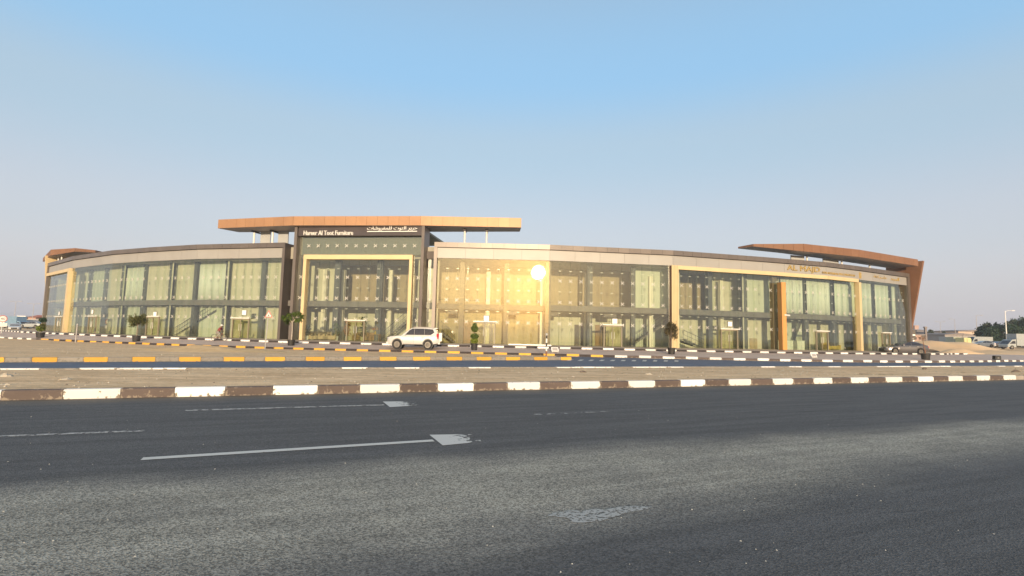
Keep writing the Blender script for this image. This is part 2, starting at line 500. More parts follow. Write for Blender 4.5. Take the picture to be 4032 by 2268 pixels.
M['cont_green'] = mat('cont_green', (0.36, 0.37, 0.29), (0.41, 0.42, 0.33), rough=0.7)
M['cont_yellow'] = mat('cont_yellow', (0.60, 0.54, 0.26), (0.66, 0.60, 0.30), rough=0.7)
M['void'] = mat('void', (0.03, 0.03, 0.035), rough=0.5)
M['rock'] = mat('rock', (0.42, 0.36, 0.28), (0.52, 0.46, 0.37), scale=8, rough=0.9, bump=0.4)
M['rock_dark'] = mat('rock_dark', (0.12, 0.09, 0.07), (0.18, 0.14, 0.11), scale=8, rough=0.9)
M['gravel'] = mat('gravel', (0.38, 0.37, 0.34), (0.55, 0.53, 0.48), scale=20, rough=0.9)
M['paint_road'] = worn_paint('paint_road', (0.62, 0.60, 0.55), None, 0.33)
M['paint_mid'] = worn_paint('paint_mid', (0.50, 0.48, 0.45), None, 0.47)
M['paint_faint'] = worn_paint('paint_faint', (0.42, 0.41, 0.39), None, 0.53)
M['paint_head'] = worn_paint('paint_head', (0.62, 0.60, 0.555), None, 0.27, 0, -0.05, 0.95, 9.0)
M['paint_blob'] = worn_paint('paint_blob', (0.44, 0.43, 0.40), None, 0.465, scale=26)


# ------------------------------------------------------------------ mesh helpers
class MB:
    def __init__(s):
        s.v, s.f, s.m = [], [], []

    def add(s, vs, fs, mi=0):
        o = len(s.v)
        s.v += [tuple(p) for p in vs]
        s.f += [tuple(i + o for i in f) for f in fs]
        s.m += [mi] * len(fs)

    def box(s, c, size, rz=0.0, mi=0, ry=0.0, rx=0.0):
        hx, hy, hz = size[0] / 2, size[1] / 2, size[2] / 2
        R = Matrix.Rotation(rz, 3, 'Z') @ Matrix.Rotation(ry, 3, 'Y') @ Matrix.Rotation(rx, 3, 'X')
        C = Vector(c)
        vs = [C + R @ Vector((x * hx, y * hy, z * hz)) for x in (-1, 1) for y in (-1, 1) for z in (-1, 1)]
        s.add(vs, [(0, 1, 3, 2), (4, 6, 7, 5), (0, 4, 5, 1), (2, 3, 7, 6), (0, 2, 6, 4), (1, 5, 7, 3)], mi)

    def prism(s, pts, z0, z1, mi=0):
        """pts: plan outline, counter-clockwise from above; z0 / z1 numbers or lists"""
        n = len(pts)
        a = z0 if isinstance(z0, (list, tuple)) else [z0] * n
        b = z1 if isinstance(z1, (list, tuple)) else [z1] * n
        vs = [(p[0], p[1], a[i]) for i, p in enumerate(pts)] + [(p[0], p[1], b[i]) for i, p in enumerate(pts)]
        fs = [tuple(range(n - 1, -1, -1)), tuple(range(n, 2 * n))]
        fs += [(i, (i + 1) % n, n + (i + 1) % n, n + i) for i in range(n)]
        s.add(vs, fs, mi)

    def extr(s, pts, d, mi=0):
        """closed polygon of 3-D points pushed along vector d"""
        n = len(pts)
        d = Vector(d)
        vs = [Vector(p) for p in pts] + [Vector(p) + d for p in pts]
        fs = [tuple(range(n - 1, -1, -1)), tuple(range(n, 2 * n))]
        fs += [(i, (i + 1) % n, n + (i + 1) % n, n + i) for i in range(n)]
        s.add(vs, fs, mi)

    def tube(s, pts, rs, n=8, mi=0, cap=True):
        pts = [Vector(p) for p in pts]
        if not isinstance(rs, (list, tuple)):
            rs = [rs] * len(pts)
        vs = []
        for i, p in enumerate(pts):
            t = (pts[min(i + 1, len(pts) - 1)] - pts[max(i - 1, 0)]).normalized()
            up = Vector((0, 0, 1)) if abs(t.z) < 0.9 else Vector((1, 0, 0))
            a = t.cross(up).normalized()
            b = t.cross(a).normalized()
            for k in range(n):
                g = 2 * PI * k / n
                vs.append(p + (a * math.cos(g) + b * math.sin(g)) * rs[i])
        fs = []
        for i in range(len(pts) - 1):
            for k in range(n):
                k2 = (k + 1) % n
                fs.append((i * n + k, i * n + k2, (i + 1) * n + k2, (i + 1) * n + k))
        if cap:
            fs.append(tuple(range(n)))
            fs.append(tuple(range(len(vs) - 1, len(vs) - 1 - n, -1)))
        s.add(vs, fs, mi)

    def lathe(s, prof, c=(0, 0, 0), n=16, axis='Z', mi=0):
        """prof: list of (radius, height) turned about an axis through c"""
        vs = []
        for r, h in prof:
            for k in range(n):
                g = 2 * PI * k / n
                x, y = r * math.cos(g), r * math.sin(g)
                if axis == 'Z':
                    q = (x, y, h)
                elif axis == 'Y':
                    q = (x, h, y)
                else:
                    q = (h, x, y)
                vs.append((c[0] + q[0], c[1] + q[1], c[2] + q[2]))
        fs = []
        for i in range(len(prof) - 1):
            for k in range(n):
                k2 = (k + 1) % n
                fs.append((i * n + k, i * n + k2, (i + 1) * n + k2, (i + 1) * n + k))
        fs.append(tuple(range(n)))
        fs.append(tuple(range(len(vs) - 1, len(vs) - 1 - n, -1)))
        s.add(vs, fs, mi)

    def loft(s, rings, mi=0, cap=True):
        n = len(rings[0])
        vs = [p for r in rings for p in r]
        fs = []
        for i in range(len(rings) - 1):
            for k in range(n):
                k2 = (k + 1) % n
                fs.append((i * n + k, i * n + k2, (i + 1) * n + k2, (i + 1) * n + k))
        if cap:
            fs.append(tuple(range(n - 1, -1, -1)))
            fs.append(tuple(range(len(vs) - n, len(vs))))
        s.add(vs, fs, mi)

    def leaf(s, p, size, r, mi=0, aspect=0.55):
        a = Vector((r.gauss(0, 1), r.gauss(0, 1), r.gauss(0, 1)))
        if a.length < 1e-3:
            a = Vector((1, 0, 0))
        a.normalize()
        b = a.cross(Vector((r.gauss(0, 1), r.gauss(0, 1), r.gauss(0, 1) + 0.01))).normalized()
        p = Vector(p)
        h, w = a * size * 0.5, b * size * aspect * 0.5
        s.add([p - h, p + w, p + h, p - w], [(0, 1, 2, 3)], mi)

    def build(s, name, mats, parent=None, loc=None, rz=0.0, local=True, smooth=False, normals=True):
        """local=False: vertices are world coordinates and are moved into the parent's space"""
        me = bpy.data.meshes.new(name)
        v = s.v
        if not local and parent is not None:
            o = Vector((0, 0, 0))
            q = parent
            while q is not None:
                o += q.location
                q = q.parent
            v = [(p[0] - o.x, p[1] - o.y, p[2] - o.z) for p in v]
        me.from_pydata([tuple(p) for p in v], [], s.f)
        mats = mats if isinstance(mats, (list, tuple)) else [mats]
        for k in mats:
            me.materials.append(M[k])
        if len(mats) > 1:
            me.polygons.foreach_set('material_index', s.m)
        if normals:
            import bmesh
            bm = bmesh.new()
            bm.from_mesh(me)
            bmesh.ops.recalc_face_normals(bm, faces=bm.faces)
            bm.to_mesh(me)
            bm.free()
        if smooth:
            me.polygons.foreach_set('use_smooth', [True] * len(me.polygons))
        me.update()
        ob = bpy.data.objects.new(name, me)
        COL.objects.link(ob)
        if parent is not None:
            ob.parent = parent
        if loc is not None:
            ob.location = loc
        ob.rotation_euler.z = rz
        return ob


def tag(o, label=None, cat=None, group=None, kind=None):
    for k, v in (('label', label), ('category', cat), ('group', group), ('kind', kind)):
        if v:
            o[k] = v
    return o


def empty(name, loc, rz=0.0, label=None, cat=None, group=None):
    o = bpy.data.objects.new(name, None)
    o.empty_display_size = 0.3
    o.location = loc
    o.rotation_euler.z = rz
    COL.objects.link(o)
    return tag(o, label, cat, group)


def inst(me, name, parent, loc, rz=0.0, scale=None):
    o = bpy.data.objects.new(name, me)
    COL.objects.link(o)
    o.parent = parent
    o.location = loc
    o.rotation_euler.z = rz
    if scale:
        o.scale = scale
    return o


_unit = {}


def unit_box(m):
    if m not in _unit:
        b = MB()
        b.box((0, 0, 0), (1, 1, 1))
        o = b.build('unit_box', m)
        _unit[m] = o.data
        bpy.data.objects.remove(o)
    return _unit[m]


def copy_tree(o, parent=None):
    c = o.copy()
    COL.objects.link(c)
    c.parent = parent
    for ch in list(o.children):
        copy_tree(ch, c)
    return c


# ------------------------------------------------------------------ ground heights and measuring
def interp(x, P):
    if x <= P[0][0]:
        (a, b), (c, d) = P[0], P[1]
        return b + (d - b) * (x - a) / (c - a)
    for (a, b), (c, d) in zip(P, P[1:]):
        if x <= c:
            return b + (d - b) * (x - a) / (c - a)
    (a, b), (c, d) = P[-2], P[-1]
    return b + (d - b) * (x - a) / (c - a)


def smooth01(t):
    t = max(0.0, min(1.0, t))
    return t * t * (3 - 2 * t)


def L1(x):
    return 14.35 + 0.40 * x            # far kerb of the near road


def L2(x):
    return 23.6 + 0.395 * x            # near edge of the second road


PK = [(x * 1.14, y * 1.14) for x, y in
      [(-60, 56), (-49.4, 50.7), (-38, 45.5), (-28, 41.5), (-20, 39.2), (-12, 38.2), (-4, 37.8), (4, 37.4), (12, 37),
       (18, 36.9), (26, 38.2), (34, 41.2), (48, 48.8), (70, 60)]]     # kerb in front of the car park


def YP(x):
    return interp(x, PK)


# facade line on plan, left wing, entrance block, right wing
LW = [(-69.6, 77.8), (-58.7, 69.2), (-48.6, 62.9), (-41.8, 59.8), (-34.8, 57.05), (-23.9, 54.4)]
PT = [(-22.6, 54.1), (-8.9, 52.25)]
RW = [(-7.92, 52.1), (3.75, 52.26), (16.75, 54.01), (27.6, 57.05), (36.25, 59.8), (42.0, 62.6), (52.1, 68.1)]
FAC = LW + PT + RW


def offs(poly, d):
    """polyline moved d metres outwards (towards the road) with mitred corners"""
    out = []
    ns = []
    for (a, b), (c, e) in zip(poly, poly[1:]):
        L = math.hypot(c - a, e - b)
        ns.append(((e - b) / L, -(c - a) / L))
    for i, p in enumerate(poly):
        n1 = ns[max(i - 1, 0)]
        n2 = ns[min(i, len(ns) - 1)]
        bx, by = n1[0] + n2[0], n1[1] + n2[1]
        L2_ = bx * bx + by * by
        k = 2 * d / L2_
        out.append((p[0] + bx * k, p[1] + by * k))
    return out


KB = offs([LW[0], LW[1], LW[2], LW[3], LW[4], (-22, 54.0), (-8, 52.2), RW[1], RW[2], RW[3], RW[4], RW[5], (50, 66.8)], 4.6) \
    + [(55.5, 65.6), (58.5, 67.0)]


def YB(x):
    return interp(x, KB)


ZK = [(-90, 0.45), (-51, 0.42), (-34, 0.35), (-21, 0.28), (4, 0.32), (15, 0.28), (26, 0.25), (60, 0.26), (90, 0.3)]


def hgt(x, y):
    a, b = L1(x), L2(x)
    if y <= b:
        return 0.0
    c = max(YP(x), b + 4)
    if y <= c:
        return -0.153 * (y - b) / (c - b)
    d = max(YB(x), c + 3)
    zk = interp(x, ZK)
    if y <= d:
        t = (y - c) / (d - c)
        return -0.13 + (zk + 0.13) * t
    far_l = 0.2 - zk
    far_r = 1.05 - zk
    t = smooth01((y - d - 8) / 45.0)
    return zk + t * (far_r * smooth01((x - 30) / 45.0) + far_l * smooth01((-x - 50) / 40.0))


def ray(px, py):
    return CAMR.to_3x3() @ Vector(((px - CX) / F, -(py - CY) / F, -1))


def on_ground(px, py, dz=0.0):
    d = ray(px, py)
    t, st = 3.0, 0.25
    while t < 400:
        p = Vector((0, 0, EYE)) + d * t
        if p.z < hgt(p.x, p.y) + dz:
            lo, hi = t - st, t
            for _ in range(30):
                m_ = (lo + hi) / 2
                q = Vector((0, 0, EYE)) + d * m_
                if q.z < hgt(q.x, q.y) + dz:
                    hi = m_
                else:
                    lo = m_
            return Vector((0, 0, EYE)) + d * hi
        t += st
    return Vector((0, 0, EYE)) + d * t


def at_y(px, py, Y):
    d = ray(px, py)
    return Vector((0, 0, EYE)) + d * (Y / d.y)


def on_line(px, py, a, b):
    """point of the vertical plane through plan points a, b seen at a pixel"""
    d = ray(px, py)
    ex, ey = b[0] - a[0], b[1] - a[1]
    # d.x t = a0 + ex u ; d.y t = a1 + ey u
    det = d.x * (-ey) + ex * d.y
    t = (a[0] * (-ey) + ex * a[1]) / det
    return Vector((0, 0, EYE)) + d * t


def fac(px, py=1200):
    """facade point (x, y) seen at column px, with the outward normal of its stretch of wall"""
    best = None
    for a, b in zip(FAC, FAC[1:]):
        p = on_line(px, py, a, b)
        ex, ey = b[0] - a[0], b[1] - a[1]
        u = ((p.x - a[0]) * ex + (p.y - a[1]) * ey) / (ex * ex + ey * ey)
        if -0.001 <= u <= 1.001 and p.y > 0:
            L = math.hypot(ex, ey)
            best = (Vector((p.x, p.y)), Vector((ey / L, -ex / L)), math.atan2(ey, ex))
            break
    return best


_offc = {}


def facd(px, dep, py=1200):
    """like fac(), on the line dep metres behind the glass"""
    if dep not in _offc:
        _offc[dep] = offs(FAC, -dep)
    O = _offc[dep]
    for i in range(len(FAC) - 1):
        a, b = O[i], O[i + 1]
        p = on_line(px, py, a, b)
        ex, ey = b[0] - a[0], b[1] - a[1]
        u = ((p.x - a[0]) * ex + (p.y - a[1]) * ey) / (ex * ex + ey * ey)
        if -0.002 <= u <= 1.002 and p.y > 0:
            a0, b0 = FAC[i], FAC[i + 1]
            L = math.hypot(b0[0] - a0[0], b0[1] - a0[1])
            fx_, fy_ = b0[0] - a0[0], b0[1] - a0[1]
            return Vector((p.x, p.y)), Vector((fy_ / L, -fx_ / L)), math.atan2(fy_, fx_)
    f, n, a = fac(px, py)
    return Vector((f.x - n.x * dep, f.y - n.y * dep)), n, a


# ------------------------------------------------------------------ the ground
def strip(name, mkey, fa, fb, xs, ny, za, zb, kind='structure', parent=None):
    """sheet between two curves; za / zb: height above the terrain at its two edges (number or function of x, t)"""
    b = MB()
    rows = []
    for i, x in enumerate(xs):
        y0, y1 = fa(x), fb(x)
        for j in range(ny + 1):
            t = j / ny
            y = y0 + (y1 - y0) * t
            o = za + (zb - za) * t if not callable(za) else za(x, t)
            b.v.append((x, y, hgt(x, y) + o))
    for i in range(len(xs) - 1):
        for j in range(ny):
            k = i * (ny + 1) + j
            b.f.append((k, k + ny + 1, k + ny + 2, k + 1))
            b.m.append(0)
    o = b.build(name, mkey, parent, normals=False, smooth=True)
    if kind:
        o['kind'] = kind
    return o


def frange(a, b, s):
    n = max(1, int(math.ceil((b - a) / s)))
    return [a + (b - a) * i / n for i in range(n + 1)]


def nz(x, y, s=1.0, seed=0.0):
    from mathutils import noise
    return noise.noise(Vector((x * s + seed, y * s - seed, seed)))


# one sheet out to the horizon
gb = MB()
gx = [-1500, -1000, -500, -300, -200] + frange(-150, 150, 4.0) + [200, 300, 500, 1000, 1500]
gy = [-1500, -1000, -400, -150, -60, -20] + frange(0, 160, 4.0) + [200, 260, 340, 500, 800, 1200, 1700]
for x in gx:
    for y in gy:
        z = hgt(max(-150, min(150, x)), max(-20, min(300, y))) - 0.12
        if y > YB(max(-100, min(100, x))) + 25:
            z += 0.10 + 0.12 * nz(x, y, 0.07)
        gb.v.append((x, y, z))
n_y = len(gy)
for i in range(len(gx) - 1):
    for j in range(n_y - 1):
        k = i * n_y + j
        gb.f.append((k, k + n_y, k + n_y + 1, k + 1))
        gb.m.append(0)
ground = gb.build('ground', 'sand_far', normals=False, smooth=True)
ground['kind'] = 'structure'

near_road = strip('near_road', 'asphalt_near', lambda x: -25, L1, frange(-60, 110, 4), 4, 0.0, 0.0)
median = strip('median_sand', 'sand', lambda x: L1(x) + 0.16, lambda x: L2(x) - 0.17, frange(-40, 80, 0.8), 14,
               lambda x, t: 0.17 - 0.155 * t + 0.03 * nz(x, t * 9, 0.7) * math.sin(PI * t) + 0.05 * nz(x, t * 9, 0.25, 5) * math.sin(PI * t), None)

# island between the second road and the car park: its front kerb, measured along the photographed stones
IS_PX = [(0, 1427), (300, 1425.5), (600, 1424), (1250, 1421), (1900, 1419), (2232, 1418)]
ISL = [(on_ground(px, py).x, on_ground(px, py).y) for px, py in IS_PX]
ISL = [(ISL[0][0] - 12, ISL[0][1] - 6.2)] + ISL
IX1 = ISL[-1][0]


def YI(x):
    return interp(x, ISL)


WA, WB = on_ground(-10, 1354), on_ground(270, 1345.5)


def YW(x):
    """back edge of the island on the left, where a side road runs in front of the car-park kerb"""
    if x > WB.x:
        return YP(x)
    return min(YP(x), WA.y + (WB.y - WA.y) * (x - WA.x) / (WB.x - WA.x))


far_road = strip('far_road', 'asphalt_far', L2, lambda x: YI(x) if x < IX1 else YP(x),
                 frange(-40, IX1 - 0.01, 1.5) + frange(IX1, 90, 1.5), 6, 0.0, 0.0)
side_road = strip('side_road', 'asphalt_far', YW, YP, frange(-80, WB.x, 1.5), 3, 0.0, 0.0)
island = strip('island_sand', 'sand', lambda x: YI(x) + 0.16, lambda x: YW(x) if x < WB.x else YP(x) - 0.02,
               frange(-60, IX1 - 0.3, 0.9), 12,
               lambda x, t: 0.15 - 0.13 * t + 0.05 * nz(x, t * 14, 0.35, 3) * math.sin(PI * t) + 0.025 * nz(x, t * 14, 1.1, 9) * math.sin(PI * t), None)
parking = strip('parking_lot', 'paving', lambda x: YP(x) + 0.14, YB, frange(-95, 70, 1.2), 6, 0.02, 0.0)
FX = [p[0] for p in FAC]
pavement = strip('pavement', 'pave_walk', lambda x: YB(x) + 0.14, lambda x: interp(x, FAC) + 0.5,
                 frange(-74.5, 51.5, 1.2), 4, lambda x, t: (interp(x, ZK) + 0.15 + (0.50 - interp(x, ZK) - 0.15) * t)
                 - hgt(x, YB(x) + 0.14 + (interp(x, FAC) + 0.5 - YB(x) - 0.14) * t), None)
# heap of paler loose sand on the island
hb = MB()
hc = on_ground(830, 1385)
for i in range(25):
    for j in range(13):
        x = hc.x + (i / 24 - 0.5) * 11.5
        y = hc.y + (j / 12 - 0.5) * 7.0
        r = math.hypot((i / 24 - 0.5) * 2, (j / 12 - 0.5) * 2)
        h = 0.42 * smooth01(1.0 - r) * (0.75 + 0.5 * nz(x, y, 0.6, 2)) - (0.12 if r > 0.97 else 0.0)
        hb.v.append((x, y, hgt(x, y) + 0.06 + h))
for i in range(24):
    for j in range(12):
        k = i * 13 + j
        hb.f.append((k, k + 13, k + 14, k + 1))
        hb.m.append(0)
tag(hb.build('sand_heap', 'sand_gold', normals=False, smooth=True), kind='structure')


# ------------------------------------------------------------------ kerbs, one painted stone after another
def stone_mesh(m, L, h, d):
    b = MB()
    r = 0.035
    prof = [(-d / 2, 0), (-d / 2, h - r), (-d / 2 + r * 0.3, h - r * 0.3), (-d / 2 + r, h), (d / 2, h), (d / 2, 0)]
    a = [(-L / 2, y, z) for y, z in prof]
    n = len(prof)
    vs = a + [(L / 2, y, z) for y, z in prof]
    fs = [tuple(range(n)), tuple(range(2 * n - 1, n - 1, -1))] + [(i, i + n, (i + 1) % n + n, (i + 1) % n) for i in range(n)]
    b.add(vs, fs)
    o = b.build('kerb_stone', m)
    me = o.data
    bpy.data.objects.remove(o)
    return me


def poly_at(P, s):
    for (a, b), (c, d) in zip(P, P[1:]):
        L = math.hypot(c - a, d - b)
        if s <= L or (c, d) == P[-1]:
            t = s / L
            return a + (c - a) * t, b + (d - b) * t, math.atan2(d - b, c - a)
        s -= L


def kerb(name, P, bounds, keys, h, d, zoff, inset=0.0, gap=0.012):
    """P: plan line of the face; bounds: where one stone ends and the next begins; keys(i, x): its paint"""
    back = MB()
    root = None
    pts = []
    for s in bounds:
        x, y, a = poly_at(P, s)
        pts.append((x, y, a))
    for (x, y, a), (x2, y2, a2) in zip(pts, pts[1:]):
        a = math.atan2(y2 - y, x2 - x)
        mx, my = (x + x2) / 2, (y + y2) / 2
        L = math.hypot(x2 - x, y2 - y)
        nx, ny = -math.sin(a), math.cos(a)
        back.box((mx + nx * (d * 0.5 + 0.012), my + ny * (d * 0.5 + 0.012), hgt(mx, my) + zoff + (h - 0.022) / 2 - 0.08),
                 (L + 0.004, d - 0.03, h - 0.022 + 0.16), a)
    root = back.build(name, 'concrete')
    root['kind'] = 'structure'
    cache = {}
    for i, ((x, y, a), (x2, y2, a2)) in enumerate(zip(pts, pts[1:])):
        a = math.atan2(y2 - y, x2 - x)
        mx, my = (x + x2) / 2, (y + y2) / 2
        L = math.hypot(x2 - x, y2 - y) - gap
        nx, ny = -math.sin(a), math.cos(a)
        k = keys(i, mx)
        if k is None:
            continue
        if k not in cache:
            cache[k] = stone_mesh(k, 1.0, 1.0, 1.0)
            # profile is built at real height so the chamfer keeps its size
            cache[k] = stone_mesh(k, 0.97, h, d)
        o = inst(cache[k], 'kerb_stone', root,
                 (mx + nx * d / 2, my + ny * d / 2, hgt(mx, my) + zoff + rng.uniform(-0.006, 0.004)),
                 a + rng.uniform(-0.006, 0.006), (L / 0.97, 1, 1))
    return root


k1 = math.hypot(1, 0.40)
P1 = [(-34, L1(-34)), (60, L1(60))]
s0 = (-9.06 + 34) * k1                      # a dark-to-white boundary in the photograph
b1 = [s0 + 0.97 * i for i in range(-14, 46)]
kerb('near_road_kerb', P1, b1, lambda i, x: (None if x > 21.5 and rng.random() < 0.25 else ('kerb_white' if i % 2 == 0 else 'kerb_brown')),
     0.20, 0.17, 0.0)

P2K = [(-36, L2(-36) - 0.16), (70, L2(70) - 0.16)]
b2k = [1.05 * i for i in range(2, 100)]
kerb('median_edge_kerb', P2K, b2k, lambda i, x: 'kerb_white' if (i * i + i // 3) % 7 in (0, 1, 2) else 'kerb_bare', 0.065, 0.15, 0.0)

IB_PX = [0 - 192, -90, 16, 125, 225, 328, 424, 520, 611, 704, 790, 880, 962, 1043, 1122, 1203, 1278, 1353, 1423, 1495, 1561, 1626, 1694, 1758, 1820,
         1877, 1935, 1992, 2048, 2103, 2156, 2208, 2250]


def s_on(P, px, py):
    s = 0.0
    for a, b in zip(P, P[1:]):
        q = on_line(px, py, a, b)
        ex, ey = b[0] - a[0], b[1] - a[1]
        L = math.hypot(ex, ey)
        u = ((q.x - a[0]) * ex + (q.y - a[1]) * ey) / (L * L)
        if (u >= 0 or (a, b) == (P[0], P[1])) and (u < 1 or b == P[-1]):
            return s + u * L
        s += L


b2 = [s_on(ISL, px, 1421) for px in IB_PX]
kerb('island_kerb', ISL, b2, lambda i, x: 'kerb_yellow' if i % 2 == 1 else 'kerb_bare', 0.20, 0.17, 0.0)

KPX = [405, 480, 535, 592, 657, 716, 777, 841, 905, 968, 1030, 1098, 1162, 1232, 1298, 1368, 1437, 1512, 1585, 1660, 1735, 1815, 1893,
       1973, 2050, 2137, 2220, 2308]
KPX = [x * 0.3882 for x in KPX] + [900 + x * 0.3882 for x in
       (73, 168, 262, 360, 455, 555, 655, 760, 865, 975, 1080, 1190, 1300, 1415, 1528, 1642, 1757, 1875, 1990, 2107, 2224, 2345)]
KPX += [1800 + x * 0.3882 for x in (143, 266, 385, 507, 627, 750, 872, 990, 1113, 1238, 1357, 1480, 1600, 1725, 1845, 1968, 2085, 2207, 2320, 2440)]
b3 = [s_on(PK, px, 1375) for px in KPX]
b3 = [b3[0] - 0.95 * k for k in range(36, 0, -1)] + b3
b3 += [b3[-1] + 0.955 * k for k in range(1, 48)]
n3 = 36
end3 = 36 + len(KPX)


def park_paint(i, x):
    j = i - n3
    if j < -1:
        return 'kerb_white' if (j % 2) else 'kerb_grey'
    if j <= 61:
        return 'kerb_yellow' if j % 2 == 0 else 'kerb_dark'
    return ('kerb_white' if j % 2 == 0 else 'kerb_brown')


kerb('car_park_kerb', PK, b3, park_paint, 0.18, 0.16, 0.0)

LKB = sum(math.hypot(c[0] - a[0], c[1] - a[1]) for a, c in zip(KB, KB[1:]))
b4 = frange(0, LKB, 1.02)
kerb('shopfront_kerb', KB, b4, lambda i, x: 'kerb_white' if i % 2 == 0 else 'kerb_dark', 0.16, 0.16, 0.0)


# ------------------------------------------------------------------ road markings (children of their road)
def flat(name, pts, mkey, parent, dz=0.006, origin=None, rz=0.0):
    b = MB()
    vs = []
    if parent is far_road:
        dz = 0.014
    for x, y in pts:
        vs.append((x, y, hgt(x, y) + dz))
    if origin:
        o = Vector((origin[0], origin[1], 0))
        R = Matrix.Rotation(-rz, 3, 'Z')
        vs = [R @ (Vector(v) - o) for v in vs]
    b.add(vs, [tuple(range(len(vs)))])
    ob = b.build(name, mkey, parent, loc=(origin[0], origin[1], 0) if origin else None, rz=rz if origin else 0.0, normals=False)
    return ob


def line_strip(name, a, b, w, mkey, parent):
    L = math.hypot(b[0] - a[0], b[1] - a[1])
    nx, ny = -(b[1] - a[1]) / L * w / 2, (b[0] - a[0]) / L * w / 2
    return flat(name, [(a[0] - nx, a[1] - ny), (b[0] - nx, b[1] - ny), (b[0] + nx, b[1] + ny), (a[0] + nx, a[1] + ny)], mkey, parent)


def arrow(tail, neck, c1, c2, tip, w, shaft_m):
    line_strip('arrow_shaft', tail, neck, w, shaft_m, near_road)
    mid = ((c1[0] + c2[0]) / 2, (c1[1] + c2[1]) / 2)
    rz = math.atan2(tip[1] - mid[1], tip[0] - mid[0])
    flat('arrow_head', [c2, tip, c1], 'paint_head', near_road, 0.006, mid, rz)


arrow((-4.16, 6.07), (-1.05, 7.44), (-1.17, 7.84), (-0.88, 7.13), (1.12, 8.31), 0.135, 'paint_road')
arrow((-5.87, 9.61), (-2.57, 10.90), (-2.73, 11.40), (-2.39, 10.59), (-0.32, 12.0), 0.13, 'paint_mid')
line_strip('lane_line', (-7.9, 6.66), (-5.27, 7.68), 0.11, 'paint_mid', near_road)
line_strip('lane_line', (0.41, 10.02), (2.01, 10.66), 0.10, 'paint_faint', near_road)
b_ = []
bp_ = on_ground(2355, 2024)
for k in range(22):
    g = 2 * PI * k / 22
    r = 1 + 0.3 * math.sin(3 * g + 1) + rng.uniform(-0.12, 0.12)
    x, y = 0.42 * r * math.cos(g), 0.13 * r * math.sin(g)
    b_.append((bp_.x + x * 0.93 - y * 0.37, bp_.y + x * 0.37 + y * 0.93))
flat('worn_paint_patch', b_, 'paint_blob', near_road, 0.004)
for k in range(11):
    px = 2238 + k * 42.5
    p = on_ground(px, 1421 + k * 0.35)
    q = on_ground(px + 13 - 1.2 * k, 1416.5 + k * 0.35)
    line_strip('give_way_dash', (p.x, p.y), (q.x, q.y), 0.26, 'paint_road', far_road)
for k in range(24):
    x0 = ISL[1][0] + k * 0.98
    if x0 < IX1 - 1:
        line_strip('edge_line', (x0, YI(x0) - 0.35), (x0 + 0.8, YI(x0 + 0.8) - 0.35), 0.10, 'paint_mid', far_road)
# ------------------------------------------------------------------ the showroom building
BR = empty('showroom_building', (-8, 58, 0.5), 0,
           'long curved two storey glass fronted showroom with copper canopies and gold frames', 'building')
BO = Vector(BR.location)
Z0, ZS0, ZS1, ZG, ZT = 0.50, 4.02, 4.60, 9.06, 10.65     # pavement, floor slab, top of glass, roof edge


def bpart(mb, name, mats, smooth=False):
    return mb.build(name, mats, BR, local=False, smooth=smooth)


def bbox_part(name, m, c, size, rz):
    """one plain panel sharing its mesh with its neighbours"""
    o = inst(unit_box(m), name, BR, Vector(c) - BO, rz, size)
    if name == 'glass_pane':
        o.rotation_euler.x = rng.gauss(0, 0.0015)
    return o


def seg_info(a, b):
    L = math.hypot(b[0] - a[0], b[1] - a[1])
    u = Vector(((b[0] - a[0]) / L, (b[1] - a[1]) / L))
    return L, u, Vector((u.y, -u.x)), math.atan2(u.y, u.x)


def P2(a, u, s, n, d):
    return (a[0] + u.x * s + n.x * d, a[1] + u.y * s + n.y * d)


# spider fitting: four arms and a hub, facing -Y
sp = MB()
for sx in (-1, 1):
    for sz in (-1, 1):
        sp.tube([(0, 0, 0), (sx * 0.07, -0.01, sz * 0.05), (sx * 0.135, -0.03, sz * 0.125)], [0.030, 0.027, 0.024], 5)
        sp.lathe([(0.0, -0.075), (0.038, -0.07), (0.038, -0.03), (0.02, -0.02)], (sx * 0.135, 0, sz * 0.125), 6, 'Y')
sp.lathe([(0.0, -0.05), (0.04, -0.045), (0.045, 0.03), (0.0, 0.04)], (0, 0, 0), 6, 'Y')
_o = sp.build('spider', 'steel')
SPIDER = _o.data
bpy.data.objects.remove(_o)

PANES, SPID = [], []
fins, clamps = MB(), MB()
ROWS = [Z0 + 0.02, 2.70, 4.85, 7.02, ZG - 0.01]


def glaze(a, b, s0=0.0, s1=None, rows=ROWS, d=0.0, fin=True, spid=True):
    L, u, n, ang = seg_info(a, b)
    s1 = L if s1 is None else s1
    nc = max(1, round((s1 - s0) / 1.06))
    w = (s1 - s0) / nc
    for i in range(nc):
        for r0, r1 in zip(rows, rows[1:]):
            c = P2(a, u, s0 + (i + 0.5) * w, n, d)
            PANES.append(((c[0], c[1], (r0 + r1) / 2), (w - 0.014, 0.018, r1 - r0 - 0.014), ang + rng.gauss(0, 0.0015)))
        if i > 0:
            s = s0 + i * w
            f = P2(a, u, s, n, d - 0.22)
            if fin:
                fins.box((f[0], f[1], (rows[0] + rows[-1]) / 2), (0.022, 0.30, rows[-1] - rows[0] - 0.04), ang)
            for k, z in enumerate(rows[1:-1]):
                q = P2(a, u, s, n, d + 0.012)
                if spid:
                    SPID.append(((q[0], q[1], z), ang))
            if fin:
                for r0, r1 in zip(rows, rows[1:]):
                    q = P2(a, u, s, n, d - 0.05)
                    if r0 > 1.5:
                        clamps.box((q[0], q[1], (r0 + r1) / 2), (0.24, 0.05, 0.055), ang)


for a, b in zip(LW, LW[1:]):
    glaze(a, b, 0.0 if a != LW[0] else 0.5)
for i, (a, b) in enumerate(zip(RW, RW[1:])):
    glaze(a, b, 0.35 if i == 0 else 0.0, None if i < 5 else seg_info(a, b)[0] - 0.5)

